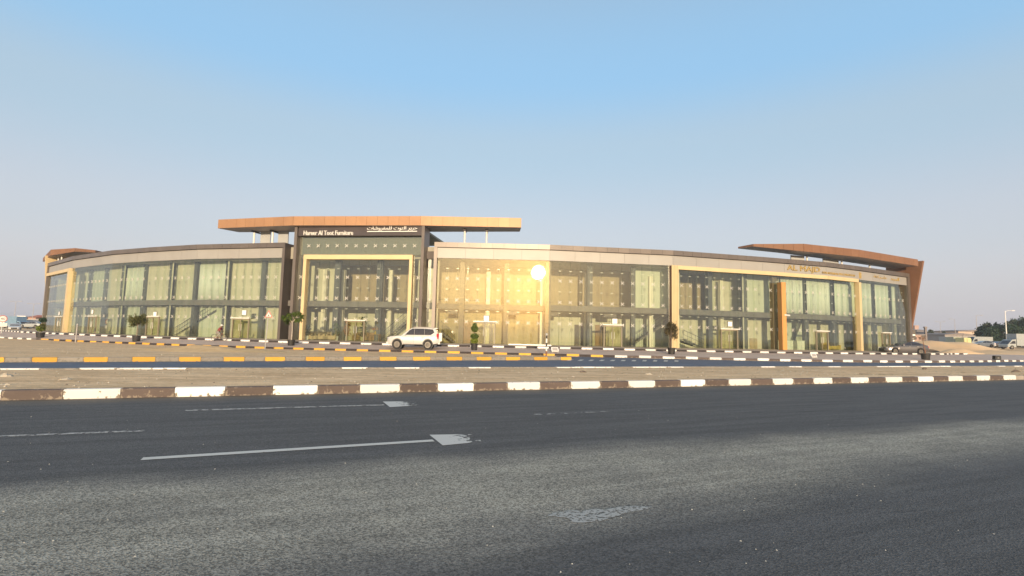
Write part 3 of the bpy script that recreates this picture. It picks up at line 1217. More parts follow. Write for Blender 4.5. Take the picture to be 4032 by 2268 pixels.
# entrance block: gold frame, glass above, recessed glass in the gaps
pa, pb = PT
pL, pu, pn, pang = seg_info(pa, pb)


def ps(px, py=1200):
    q = on_line(px, py, pa, pb)
    return (q.x - pa[0]) * pu.x + (q.y - pa[1]) * pu.y


def pz(px, py):
    return on_line(px, py, pa, pb).z


gx0, gx1 = 0.95, pL - 1.15
zgold = pz(1417, 1005)
zsign0, zsign1 = pz(1417, 931), pz(1417, 885)
glaze(pa, pb, gx0 + 0.40, gx1 - 0.40, [Z0 + 0.02, 2.70, 4.85, 7.02, zgold - 0.52])
glaze(pa, pb, 0.25, pL - 0.05, [zgold + 0.03, (zgold + zsign0) / 2 + 0.0, zsign0 - 0.02], fin=False)
glaze(pa, pb, gx1 + 0.05, pL - 0.05, [Z0 + 0.02, 2.70, 4.85, 7.02, zgold - 0.01], fin=False)
glaze(pa, pb, 0.20, gx0 - 0.05, [Z0 + 0.02, 2.70, 4.85, 7.02, zgold - 0.01], fin=False)
ga, gb_ = (PT[1][0], PT[1][1]), (RW[0][0], RW[0][1])
glaze(ga, gb_, 0.15, seg_info(ga, gb_)[0] - 0.05, [Z0 + 0.02, 2.70, 4.85, 7.02, 9.0], d=-0.7, fin=False)
ga2, gb2 = (LW[-1][0], LW[-1][1]), (PT[0][0], PT[0][1])
glaze(ga2, gb2, 0.15, seg_info(ga2, gb2)[0] - 0.05, [Z0 + 0.02, 2.70, 4.85, 7.02, 9.0], d=-0.9, fin=False, spid=False)
for zz in ROWS[1:4]:
    for s in (gx1 + 0.55, ):
        q = P2(pa, pu, s, pn, 0.012)
        SPID.append(((q[0], q[1], zz), pang))
    q = P2(ga, seg_info(ga, gb_)[1], 0.5, seg_info(ga, gb_)[2], -0.68)
    SPID.append(((q[0], q[1], zz), pang))
    q = P2(pa, pu, 0.6, pn, 0.012)
    SPID.append(((q[0], q[1], zz), pang))

PANES.sort(key=lambda p: p[0][0] ** 2 + p[0][1] ** 2)
for p in PANES[:300]:
    bbox_part('glass_pane', 'glass', *p)
rest = MB()
for c, s_, a in PANES[300:]:
    rest.box(c, s_, a)
bpart(rest, 'far_glass_panes', 'glass')['kind'] = 'stuff'
SPID.sort(key=lambda p: p[0][0] ** 2 + p[0][1] ** 2)
for p, a in SPID[:290]:
    inst(SPIDER, 'spider_fitting', BR, Vector(p) - BO, a)
far_sp = MB()
for p, a in SPID[290:]:
    far_sp.box((p[0], p[1], p[2]), (0.30, 0.05, 0.05), a, ry=0.8)
    far_sp.box((p[0], p[1], p[2]), (0.30, 0.05, 0.05), a, ry=-0.8)
bpart(far_sp, 'far_spider_fittings', 'steel')['kind'] = 'stuff'
bpart(fins, 'glass_fins', 'fin_glass')['kind'] = 'stuff'
bpart(clamps, 'fin_clamps', 'steel')['kind'] = 'stuff'


# coping and fascia, panel by panel
def panels(name, m, a, b, s0, s1, step, z0, z1, d0, d1, gap=0.018):
    L, u, n, ang = seg_info(a, b)
    nc = max(1, round((s1 - s0) / step))
    w = (s1 - s0) / nc
    for i in range(nc):
        c = P2(a, u, s0 + (i + 0.5) * w, n, (d0 + d1) / 2)
        bbox_part(name, m, (c[0], c[1], (z0 + z1) / 2), (w - gap, abs(d1 - d0), z1 - z0), ang)


for W_ in (LW, RW):
    core = MB()
    o1 = offs(W_, 0.17)
    o0 = offs(W_, -0.6)
    for i in range(len(W_) - 1):
        core.prism([o1[i], o1[i + 1], o0[i + 1], o0[i]], ZG + 1.12, ZT - 0.03)
    o1 = offs(W_, 0.02)
    for i in range(len(W_) - 1):
        core.prism([o1[i], o1[i + 1], o0[i + 1], o0[i]], ZG + 0.02, ZG + 1.10)
    bpart(core, 'parapet', 'taupe_dark')
for W_ in (LW, RW):
    oc = offs(W_, 0.21)
    of = offs(W_, 0.045)
    for i in range(len(W_) - 1):
        L = seg_info(oc[i], oc[i + 1])[0]
        panels('coping_panel', 'taupe', oc[i], oc[i + 1], 0, L, 1.15, ZG + 1.09, ZT, -0.02, 0.02)
        L = seg_info(of[i], of[i + 1])[0]
        panels('fascia_panel', 'cream', of[i], of[i + 1], 0.3 if (W_ is RW and i == 0) else 0.0,
               L - (0.32 if (W_ is LW and i == len(W_) - 2) or (W_ is RW and i == len(W_) - 2) else 0.0), 2.9, ZG, ZG + 1.03, -0.02, 0.02)


# jambs closing the ends of the wings
def post_at(a, b, s, w, dep, z0, z1, name, m, d=0.0):
    L, u, n, ang = seg_info(a, b)
    q = MB()
    c = P2(a, u, s, n, d + 0.24 - dep / 2)
    q.box((c[0], c[1], (z0 + z1) / 2), (w, dep, z1 - z0), ang)
    return bpart(q, name, m)


LL = seg_info(LW[-2], LW[-1])[0]
post_at(LW[-2], LW[-1], LL - 0.14, 0.30, 1.6, Z0, ZG + 1.07, 'end_jamb', 'taupe')
post_at(LW[-2], LW[-1], LL + 0.015, 0.02, 1.6, Z0, ZG + 1.55, 'end_return', 'taupe_dark', -0.02)
post_at(RW[0], RW[1], 0.15, 0.32, 1.4, Z0, ZG + 1.07, 'end_jamb', 'taupe')
RL = seg_info(RW[-2], RW[-1])[0]
post_at(RW[-2], RW[-1], RL - 0.25, 0.55, 1.2, Z0, ZG + 1.07, 'end_jamb', 'taupe')
LL0 = seg_info(LW[0], LW[1])[0]
post_at(LW[0], LW[1], 0.2, 0.5, 1.0, Z0, ZG + 1.07, 'end_jamb', 'taupe')
# entrance block: pilasters, sign board, gold frame
for s in (0.06, pL - 0.08):
    post_at(pa, pb, s, 0.30, 1.8, Z0, 12.25, 'pilaster', 'taupe', 0.35)
gq = MB()
c = P2(pa, pu, (gx0 + gx1) / 2, pn, 0.10)
gq.box((c[0], c[1], zgold - 0.235), (gx1 - gx0, 0.55, 0.47), pang)
bpart(gq, 'gold_frame_beam', 'gold')
for s in (gx0 + 0.165, gx1 - 0.165):
    gq = MB()
    c = P2(pa, pu, s, pn, 0.10)
    gq.box((c[0], c[1], (Z0 + zgold - 0.474) / 2), (0.33, 0.55, zgold - 0.474 - Z0), pang)
    bpart(gq, 'gold_frame_post', 'gold')
q = MB()
c = P2(pa, pu, (0.24 + pL - 0.24) / 2, pn, 0.18)
q.box((c[0], c[1], (zsign0 + zsign1 + 0.5) / 2), (pL - 0.50, 0.5, zsign1 + 0.5 - zsign0), pang)
sign = bpart(q, 'sign_board', 'sign_board')
q = MB()
c = P2(pa, pu, pL / 2, pn, -0.4)
q.box((c[0], c[1], zsign0 + 0.7), (pL - 0.6, 0.3, 1.4), pang)
bpart(q, 'head_wall', 'taupe_dark')
q = MB()
q.box((c[0], c[1], (zgold + zsign0) / 2 - 0.02), (pL - 0.5, 0.2, zsign0 - zgold - 0.05), pang)
bpart(q, 'spandrel_panel', 'spandrel')
q = MB()
c = P2(ga, seg_info(ga, gb_)[1], 0.5, seg_info(ga, gb_)[2], -0.7)
q.box((c[0], c[1], 9.42), (1.0, 0.4, 0.78), pang)
bpart(q, 'gap_panel', 'taupe_dark')

# gold frames on the wings
L, u, n, ang = seg_info(LW[0], LW[1])
q = MB()
c = P2(LW[0], u, L / 2 + 0.1, n, 0.16)
q.box((c[0], c[1], ZG - 0.19), (L - 0.6, 0.30, 0.42), ang)
bpart(q, 'gold_frame_beam', 'gold')
q = MB()
c = P2(LW[0], u, L - 0.35, n, 0.16)
q.box((c[0], c[1], (Z0 + ZG - 0.41) / 2), (0.8, 0.5, ZG - 0.41 - Z0), ang)
bpart(q, 'gold_frame_post', 'gold')
og = offs(RW, 0.16)
# fluted post at the bend
L, u, n, ang = seg_info(RW[2], RW[3])
for k in range(5):
    q = MB()
    c = P2(RW[2], u, -0.28 + k * 0.165, n, 0.16)
    q.box((c[0], c[1], (Z0 + ZG + 0.02) / 2), (0.135, 0.46, ZG - 0.02 - Z0), ang)
    bpart(q, 'fluted_post_rib', 'gold')
q = MB()
c = P2(RW[2], u, 0.05, n, 0.08)
q.box((c[0], c[1], (Z0 + ZG) / 2), (0.80, 0.46, ZG - 0.05 - Z0), ang)
bpart(q, 'fluted_post_core', 'copper_dark')
fx, fn, fa = fac(3374)
for i in (2, 3, 4, 5):
    a, b = RW[i], RW[i + 1]
    L, u, n, ang = seg_info(a, b)
    s0, s1 = (0.48 if i == 2 else 0.0), L
    if i == 5:
        s1 = (fx.x - a[0]) * u.x + (fx.y - a[1]) * u.y
        if s1 < 0.2:
            continue
    if i == 4:
        s1 = min(L, (fx.x - a[0]) * u.x + (fx.y - a[1]) * u.y)
    if s1 <= s0:
        continue
    q = MB()
    c = P2(a, u, (s0 + s1) / 2, n, 0.17)
    q.box((c[0], c[1], ZG - 0.19), (s1 - s0, 0.30, 0.40), ang)
    bpart(q, 'gold_frame_beam', 'gold')
q = MB()
q.box((fx.x + fn.x * 0.16, fx.y + fn.y * 0.16, (Z0 + ZG - 0.40) / 2), (0.45, 0.60, ZG - 0.40 - Z0), fa)
bpart(q, 'gold_frame_post', 'gold')
# orange blade in front of the glass
ox, on_, oa = fac(3063)
q = MB()
q.box((ox.x + on_.x * 0.55, ox.y + on_.y * 0.55, (Z0 + 7.9) / 2), (0.52, 0.7, 7.9 - Z0), oa - 0.15)
blade = bpart(q, 'orange_blade', 'orange_wood')
q = MB()
cc = Vector((ox.x + on_.x * 0.95 + 0.25, ox.y + on_.y * 0.95, 4.3))
q.tube([cc - Vector((0.25, -0.1, 0.0)), cc + Vector((0.25, -0.1, -0.05))], [0.08, 0.08], 8)
q.tube([cc - Vector((0.05, -0.25, -0.02)), cc], [0.035, 0.035], 6)
sc_ = q.build('security_camera', 'post_white', blade, local=False)


# ------------------------------------------------------------------ canopies
def canopy(front, back, ztop, thick, step=1.15, skip_last=False, pm='copper'):
    """front: plan points left to right; back: two plan points (right, left); thick: per front vertex"""
    pts = front + back
    n_ = len(pts)
    th = thick + [thick[-1]] * (len(back) - 1) + [thick[0] if len(back) < 3 else 0.6]
    body = MB()
    zb = [ztop - t + 0.03 for t in th]
    body.prism([(p[0], p[1]) for p in pts], zb, ztop - 0.02)
    cb = bpart(body, 'canopy_body', 'copper_dark')
    so = MB()
    so.prism([(p[0], p[1]) for p in pts], [z - 0.03 for z in zb], [z - 0.004 for z in zb])
    bpart(so, 'canopy_soffit', 'soffit')
    for i in range(n_):
        a, b = pts[i], pts[(i + 1) % n_]
        if skip_last and i == len(front) - 1:
            pass
        L, u, n, ang = seg_info(a, b)
        nc = max(1, round(L / step))
        w = L / nc
        for k in range(nc):
            t0, t1 = k / nc, (k + 1) / nc
            h0 = th[i] + (th[(i + 1) % n_] - th[i]) * t0
            h1 = th[i] + (th[(i + 1) % n_] - th[i]) * t1
            p0 = P2(a, u, k * w + 0.009, n, 0.006)
            p1 = P2(a, u, (k + 1) * w - 0.009, n, 0.006)
            if abs(h0 - h1) < 0.01:
                c = ((p0[0] + p1[0]) / 2 + n.x * 0.02, (p0[1] + p1[1]) / 2 + n.y * 0.02, ztop - h0 / 2)
                bbox_part('canopy_panel', pm, c, (w - 0.018, 0.04, h0), ang)
            else:
                q = MB()
                q.extr([(p0[0], p0[1], ztop - h0), (p1[0], p1[1], ztop - h1), (p1[0], p1[1], ztop), (p0[0], p0[1], ztop)],
                       (n.x * 0.04, n.y * 0.04, 0))
                bpart(q, 'canopy_panel', pm)
    return cb


def on_plane(px, py, z):
    d = ray(px, py)
    p = Vector((0, 0, EYE)) + d * ((z - EYE) / d.z)
    return (p.x, p.y)


ZM, ZE = 13.2, 12.3
mid_front = [on_plane(861, 865, ZM), on_plane(1157, 852, ZM), on_plane(1657, 851, ZM), on_plane(2051, 859, ZM)]
mid_back = [on_plane(2045, 912, ZM - 0.95), on_plane(940, 914, ZM - 0.95)]
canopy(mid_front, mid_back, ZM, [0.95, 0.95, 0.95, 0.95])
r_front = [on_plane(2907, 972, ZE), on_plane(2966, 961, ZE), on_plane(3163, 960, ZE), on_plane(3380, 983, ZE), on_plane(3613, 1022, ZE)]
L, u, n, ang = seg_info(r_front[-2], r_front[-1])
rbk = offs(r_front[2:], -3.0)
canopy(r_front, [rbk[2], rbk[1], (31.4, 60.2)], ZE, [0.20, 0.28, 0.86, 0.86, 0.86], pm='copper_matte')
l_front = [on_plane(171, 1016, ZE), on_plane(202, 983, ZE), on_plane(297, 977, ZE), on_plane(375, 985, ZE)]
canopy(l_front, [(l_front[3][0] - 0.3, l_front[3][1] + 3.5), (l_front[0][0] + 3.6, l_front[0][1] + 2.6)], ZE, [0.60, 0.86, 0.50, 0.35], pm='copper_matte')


def pin_post(px, py_top, py_bot, ztop, m='post_white', r=0.10, dep=None):
    """round post between roof edge and canopy, standing on the wall line at column px"""
    f, n, a = fac(px, py_bot)
    q = MB()
    d = 0.9 if dep is None else dep
    x, y = f.x - n.x * d, f.y - n.y * d
    q.tube([(x, y, ZT - 0.25), (x, y, ztop)], [r, r], 12)
    q.tube([(x, y, ZT - 0.06), (x, y, ZT + 0.02)], [r * 1.9, r * 1.9], 12)
    bpart(q, 'canopy_post', m)
    if ztop < ZM - 1.2:
        return x, y, n, a
    b = MB()
    b.box((x - n.x * 0.25, y - n.y * 0.25, ztop - 0.07), (0.24, 1.3, 0.14), a)
    bpart(b, 'canopy_bracket', 'taupe_dark')
    return x, y, n, a


for px in (975, 1049):
    pin_post(px, 897, 958, ZM - 1.0)
for px in (1826, 1914):
    pin_post(px, 895, 958, ZM - 1.0)
for px in (3204, 3344, 3454):
    pin_post(px, 1000, 1040, ZE - 0.90)
for px in (212, 224):
    pin_post(px, 1006, 1030, ZE - 0.90, dep=0.5)


def roof_screen(px0, px1, py, z0, z1, back):
    f0, n0, a0 = fac(px0, py)
    f1, n1, a1 = fac(px1, py)
    p0 = (f0.x - n0.x * back, f0.y - n0.y * back)
    p1 = (f1.x - n1.x * back, f1.y - n1.y * back)
    L, u, n, ang = seg_info(p0, p1)
    q = MB()
    q.box(((p0[0] + p1[0]) / 2, (p0[1] + p1[1]) / 2, (z0 + z1) / 2), (L, 0.12, z1 - z0), ang)
    bpart(q, 'roof_screen', 'screen_grey')


roof_screen(985, 1024, 940, ZT - 0.6, 12.4, 1.6)
roof_screen(1056, 1096, 940, ZT - 0.6, 12.4, 1.6)
roof_screen(3146, 3198, 1010, ZT - 0.6, 11.40, 1.15)
roof_screen(3278, 3338, 1020, ZT - 0.6, 11.40, 1.15)


# copper fins closing both ends
def fin_wall(base, u, n, name):
    q = MB()
    b0 = (base[0] - n.x * 2.6, base[1] - n.y * 2.6)
    t0 = (base[0] + n.x * 1.75, base[1] + n.y * 1.75)
    m0 = (base[0] - n.x * 0.10, base[1] - n.y * 0.10)
    pts = [(b0[0], b0[1], Z0), (m0[0], m0[1], Z0), (m0[0], m0[1], 2.4), (t0[0], t0[1], ZE - 0.10), (b0[0], b0[1], ZE - 0.10)]
    q.extr(pts, (u.x * 0.38, u.y * 0.38, 0))
    return bpart(q, name, 'copper_matte')


L, u, n, ang = seg_info(RW[-2], RW[-1])
fin_wall((RW[-1][0] + u.x * 0.1, RW[-1][1] + u.y * 0.1), u, n, 'end_fin')
L, u, n, ang = seg_info(LW[0], LW[1])
q = MB()
base = (LW[0][0] - u.x * 0.5, LW[0][1] - u.y * 0.5)
pts = [P2(base, u, 0, n, -2.4) + (Z0,), P2(base, u, 0, n, 0.18) + (Z0,), P2(base, u, 0, n, 0.18) + (7.2,), P2(base, u, 0, n, 0.55) + (ZE - 0.5,),
       P2(base, u, 0, n, -2.4) + (ZE - 0.5,)]
q.extr(pts, (u.x * 0.45, u.y * 0.45, 0))
bpart(q, 'end_fin', 'gold')


# ------------------------------------------------------------------ lettering
def text_mesh(body, res=2):
    c = bpy.data.curves.new('lettering', 'FONT')
    c.body = body
    c.extrude = 0.05
    c.resolution_u = res
    o = bpy.data.objects.new('lettering', c)
    COL.objects.link(o)
    dg = bpy.context.evaluated_depsgraph_get()
    dg.update()
    me = bpy.data.meshes.new_from_object(o.evaluated_get(dg))
    bpy.data.objects.remove(o)
    return me


def lettering(name, body, m, parent, centre, width, height, ang, depth=0.05, bold=0.0):
    me = text_mesh(body)
    xs = [v.co.x for v in me.vertices]
    ys = [v.co.y for v in me.vertices]
    x0, x1, y0, y1 = min(xs), max(xs), min(ys), max(ys)
    for v in me.vertices:
        x = (v.co.x - (x0 + x1) / 2) / (x1 - x0) * width
        z = (v.co.y - (y0 + y1) / 2) / (y1 - y0) * height
        y = -v.co.z / 0.05 * depth / 2
        v.co = (x, y, z)
    if bold:
        for v in me.vertices:
            nv = v.normal.copy()
            v.co += Vector((nv.x, 0, nv.z)) * bold
    me.materials.clear()
    me.materials.append(M[m])
    me.update()
    ob = bpy.data.objects.new(name, me)
    COL.objects.link(ob)
    ob.parent = parent
    o = Vector((0, 0, 0))
    q_ = parent
    while q_ is not None:
        o += q_.location
        q_ = q_.parent
    ob.location = Vector(centre) - o
    ob.rotation_euler.z = ang
    return ob


AR_HAREER = '\uFE95\uFE8E\uFEB7\uFEED\uFEAE\uFED4\uFEE4\uFEE0\uFEDF \uFE95\uFEEE\uFE98\uFEDF\uFE8D \uFEAE\uFEF3\uFEAE\uFEA3'
AR_MAJD = '\uFEAA\uFEA0\uFEE4\uFEDF\uFE8D'


def sign_pt(px, py, dd):
    a = P2(pa, pu, 0, pn, dd)
    b = P2(pa, pu, pL, pn, dd)
    return on_line(px, py, a, b)


p0, p1 = sign_pt(1196, 917, 0.46), sign_pt(1390, 917, 0.46)
zt, zb_ = sign_pt(1290, 908, 0.46).z, sign_pt(1290, 925.5, 0.46).z
lettering('english_lettering', 'Hareer Al Toot Furniture', 'letter_white', sign, ((p0.x + p1.x) / 2, (p0.y + p1.y) / 2, (zt + zb_) / 2),
          (p1 - p0).length, zt - zb_, pang, 0.05, 0.036)
p0, p1 = sign_pt(1446, 897, 0.46), sign_pt(1643, 897, 0.46)
zt, zb_ = sign_pt(1545, 891, 0.46).z, sign_pt(1545, 908, 0.46).z
lettering('arabic_lettering', AR_HAREER, 'letter_white', sign, ((p0.x + p1.x) / 2, (p0.y + p1.y) / 2, (zt + zb_) / 2),
          (p1 - p0).length, zt - zb_, pang, 0.05, 0.02)
q = MB()
zc = sign_pt(1545, 911, 0.46).z
q.box(((p0.x + p1.x) / 2, (p0.y + p1.y) / 2, zc), ((p1 - p0).length, 0.04, 0.075), pang)
q.build('underline_bar', 'letter_white', sign, local=False)


def fascia_text(name, body, px0, px1, pyc, h, m='letter_gold', bold=0.0, d=0.10):
    f, n, ang = fac((px0 + px1) / 2, pyc)
    tx = (math.cos(ang), math.sin(ang))
    a = (f.x + n.x * d, f.y + n.y * d)
    b = (a[0] + tx[0], a[1] + tx[1])
    p0, p1 = on_line(px0, pyc, a, b), on_line(px1, pyc, a, b)
    c = (p0 + p1) / 2
    return lettering(name, body, m, BR, (c.x, c.y, c.z), (Vector((p1.x, p1.y)) - Vector((p0.x, p0.y))).length, h, ang, 0.07, bold)


fascia_text('gold_lettering', 'AL MAJD', 3100, 3228, 1061, 0.74, bold=0.03)
fascia_text('gold_lettering', 'FOR INTERIOR', 3240, 3300, 1076, 0.24)
fascia_text('gold_lettering', 'DECORATION', 3304, 3366, 1082, 0.24)
fascia_text('gold_lettering', AR_MAJD, 3508, 3540, 1100.5, 0.52)
fascia_text('gold_lettering', '\uFE94\uFEDB\uFEAE\uFEB7', 3440, 3490, 1092, 0.44)
f, n, ang = fac(3384, 1080)
q = MB()
for k in (-1, 0, 1):
    c = Vector((f.x + n.x * 0.09 + math.cos(ang) * k * 0.16, f.y + n.y * 0.09 + math.sin(ang) * k * 0.16, ZG + 0.52))
    q.box(c, (0.11, 0.06, 0.80 - 0.14 * abs(k)), ang)
bpart(q, 'gold_emblem', 'letter_gold')

# ------------------------------------------------------------------ inside the building
floor_q, slab_q, ceil_q = MB(), MB(), MB()
inn, deep = offs(FAC, -0.06), offs(FAC, -9.5)
sl0 = offs(FAC, -0.75)
for i in range(len(FAC) - 1):
    floor_q.prism([inn[i], inn[i + 1], deep[i + 1], deep[i]], Z0 - 0.3, Z0 + 0.006)
    is_a = FAC[i] == RW[0]
    fr = offs(FAC, -2.2) if is_a else sl0
    slab_q.prism([fr[i], fr[i + 1], deep[i + 1], deep[i]], ZS0, ZS1)
    ceil_q.prism([sl0[i], sl0[i + 1], deep[i + 1], deep[i]], ZG - 0.02, ZT - 0.35)
bpart(floor_q, 'shop_floor', 'floor_in')
bpart(slab_q, 'floor_slab', 'slab')
bpart(ceil_q, 'roof_deck', 'ceiling_in')
q = MB()
b0, b1 = offs(FAC, -9.5), offs(FAC, -9.8)
for i in range(len(FAC) - 1):
    q.prism([b0[i], b0[i + 1], b1[i + 1], b1[i]], Z0, ZT - 0.1)
for (a, b) in ((b0[0], LW[0]), (b0[-1], RW[-1])):
    L, u, n, ang = seg_info(a, b)
    q.box(((a[0] + b[0]) / 2, (a[1] + b[1]) / 2, (Z0 + ZT - 0.1) / 2), (L - 1.3, 0.2, ZT - 0.1 - Z0), ang)
bpart(q, 'rear_wall', 'wall_in')
# head of the entrance block
q = MB()
e0 = P2(pa, pu, 0.2, pn, -0.6)
e1 = P2(pa, pu, pL - 0.2, pn, -0.6)
e2 = P2(pa, pu, pL - 0.2, pn, -9.4)
e3 = P2(pa, pu, 0.2, pn, -9.4)
q.prism([e0, e1, e2, e3], ZT + 1.25, ZT + 1.45)
bpart(q, 'entrance_roof', 'ceiling_in')
q = MB()
q.prism([P2(pa, pu, 0.2, pn, -1.6), P2(pa, pu, pL - 0.2, pn, -1.6), P2(pa, pu, pL - 0.2, pn, -1.8), P2(pa, pu, 0.2, pn, -1.8)], ZG + 0.3, ZT + 1.2)
bpart(q, 'bulkhead', 'wall_brown')


def wall_between(pxa, pxb, dep, z0, z1, name, m):
    a, na, _ = facd(pxa - 3, dep)
    b, nb, _ = facd(pxb + 3, dep)
    L, u, n, ang = seg_info(a, b)
    q = MB()
    q.box(((a.x + b.x) / 2, (a.y + b.y) / 2, (z0 + z1) / 2), (L, 0.16, z1 - z0), ang)
    return bpart(q, name, m)


def column(px, w, m='column', dep=0.75, z1=ZG - 0.05):
    f, n, a = facd(px, dep)
    q = MB()
    q.box((f.x, f.y, (Z0 + z1) / 2), (w, 0.45, z1 - Z0), a)
    return bpart(q, 'column', m)


def partition(px, d0, d1, m='wall_in'):
    f0, n, a = facd(px, d0)
    f1 = facd(px, d1)[0]
    d = f1 - f0
    for z0, z1 in ((Z0, ZS0), (ZS1, ZG)):
        q = MB()
        q.box(((f0.x + f1.x) / 2, (f0.y + f1.y) / 2, (z0 + z1) / 2), (d.length, 0.14, z1 - z0 - 0.01), math.atan2(d.y, d.x))
        bpart(q, 'partition_wall', m)


BAYS = [  # px0, px1, lower depth, lower wall, upper depth, upper wall
    (205, 262, 2.0, 'wall_pale', 2.0, 'wall_pale'),
    (296, 350, 2.0, 'wall_pale', 2.0, 'wall_pale'), (350, 412, 2.0, 'wall_in', 2.0, 'wall_pale'), (412, 480, 2.2, 'wall_in', 2.0, 'wall_in'),
    (480, 565, 2.0, 'wall_pale', 2.0, 'wall_pale'), (565, 670, 2.2, 'wall_in', 2.0, 'wall_in'), (670, 768, 2.2, 'wall_in', 2.0, 'wall_in'),
    (768, 890, 2.4, 'wall_pale', 2.0, 'wall_pale'), (890, 1034, 2.4, 'wall_in', 2.0, 'wall_in'), (1034, 1120, 2.2, 'wall_in', 2.0, 'wall_in'),
    (1180, 1326, 4.4, 'wall_in', 3.6, 'wall_in'), (1326, 1493, 5.0, 'wall_in', 6.2, 'wall_brown'), (1493, 1645, 4.6, 'wall_in', 6.2, 'wall_brown'),
    (1722, 1818, 4.6, 'wall_tan', 6.0, 'wall_brown'), (1818, 1993, 4.4, 'wall_tan', 6.4, 'wall_brown'), (1993, 2158, 4.4, 'wall_tan', 6.4, 'wall_brown'),
    (2158, 2320, 4.6, 'wall_in', 6.4, 'wall_brown'), (2320, 2491, 5.0, 'wall_in', 6.0, 'wall_brown'), (2491, 2636, 4.2, 'wall_pale', 2.6, 'wall_pale'),
    (2674, 2790, 4.0, 'wall_in', 5.4, 'wall_brown'), (2790, 2926, 3.4, 'wall_in', 3.6, 'wall_in'), (2926, 3056, 2.8, 'wall_in', 2.2, 'wall_pale'),
    (3074, 3168, 3.6, 'wall_pale', 2.4, 'wall_pale'), (3168, 3275, 4.0, 'wall_in', 2.4, 'wall_pale'), (3275, 3370, 3.4, 'wall_in', 2.4, 'wall_pale'),
    (3380, 3437, 3.2, 'wall_in', 2.4, 'wall_pale'), (3437, 3505, 3.0, 'wall_in', 2.4, 'wall_pale'), (3505, 3562, 2.8, 'wall_in', 2.4, 'wall_pale')]
for i, (a, b, d0, m0, d1, m1) in enumerate(BAYS):
    top = ZG + 0.1 if not (1180 <= a <= 1500) else 9.6
    wall_between(a, b, d0, Z0, ZS0 - 0.01, 'shop_wall', m0)
    wall_between(a, b, d1, ZS1 + 0.01, top, 'shop_wall', m1)
for px in (296, 480, 670, 890, 1120, 1180, 1645, 1722, 2636, 2674, 2926, 3066, 3374, 3562):
    partition(px, 1.1, 4.2)
for px in (350, 412, 480, 565, 670, 768, 890, 1034):
    column(px, 0.50 if px < 900 else 0.56, dep=1.80)
for px in (1326, 1493):
    column(px, 0.62, z1=9.5, dep=1.6)
for px in (1818, 1993):
    column(px, 0.50, 'column_brown', 1.8)
column(2157, 0.55, 'column_brown', 0.8)
for px, w in ((2320, 0.55), (2491, 0.45), (2792, 0.55), (2928, 0.62)):
    column(px, w, dep=1.7)
column(3046, 0.6, 'column_brown')
for px in (3168, 3277, 3438, 3506):
    column(px, 0.56, dep=1.5)
for px, d in ((1276, 2.8), (1348, 3.0), (1536, 3.0), (1921, 3.2), (2134, 3.0), (2310, 3.0), (2561, 2.4), (2838, 2.8), (1700, 1.6)):
    f, n, a = facd(px, d)
    for z0, z1 in ((Z0, ZS0), (ZS1, ZG - 0.9)):
        q = MB()
        q.box((f.x, f.y, (z0 + z1) / 2), (0.42, 0.42, z1 - z0 - 0.02), a)
        bpart(q, 'inner_pillar', 'pillar_pale')


# curtains: folded cloth
def curtain(px0, px1, z0, z1, dep=1.05, fold=0.16, amp=0.07):
    a = facd(px0, dep)[0]
    b = facd(px1, dep)[0]
    L, u, n, ang = seg_info(a, b)
    N = int(L / fold * 4)
    q = MB()
    ph = rng.uniform(0, 6)
    for i in range(N + 1):
        s = L * i / N
        o = amp * math.sin(2 * PI * s / fold / 2.2 + 1.3 * math.sin(s * 2.1 + ph)) * (0.6 + 0.4 * math.sin(s * 1.7 + ph))
        for z, k in ((z0, 1.25), ((z0 + z1) / 2, 1.0), (z1, 0.7)):
            q.v.append((a.x + u.x * s + n.x * o * k, a.y + u.y * s + n.y * o * k, z + (0.03 * math.sin(s * 5) if z == z0 else 0)))
    for i in range(N):
        for j in range(2):
            k = i * 3 + j
            q.f.append((k, k + 3, k + 4, k + 1))
            q.m.append(0)
    o = q.build('curtain', 'curtain', BR, local=False, smooth=True)
    md = o.modifiers.new('thickness', 'SOLIDIFY')
    md.thickness = 0.012
    return o


for a, b in ((3074, 3160), (3176, 3268), (3285, 3368), (3380, 3431), (3445, 3499), (3513, 3560)):
    curtain(a, b, ZS1 + 0.02, ZG - 0.12)
for a, b in ((488, 557), (776, 880)):
    curtain(a, b, ZS1 + 0.02, ZG - 0.4, 1.5, 0.5, 0.05)


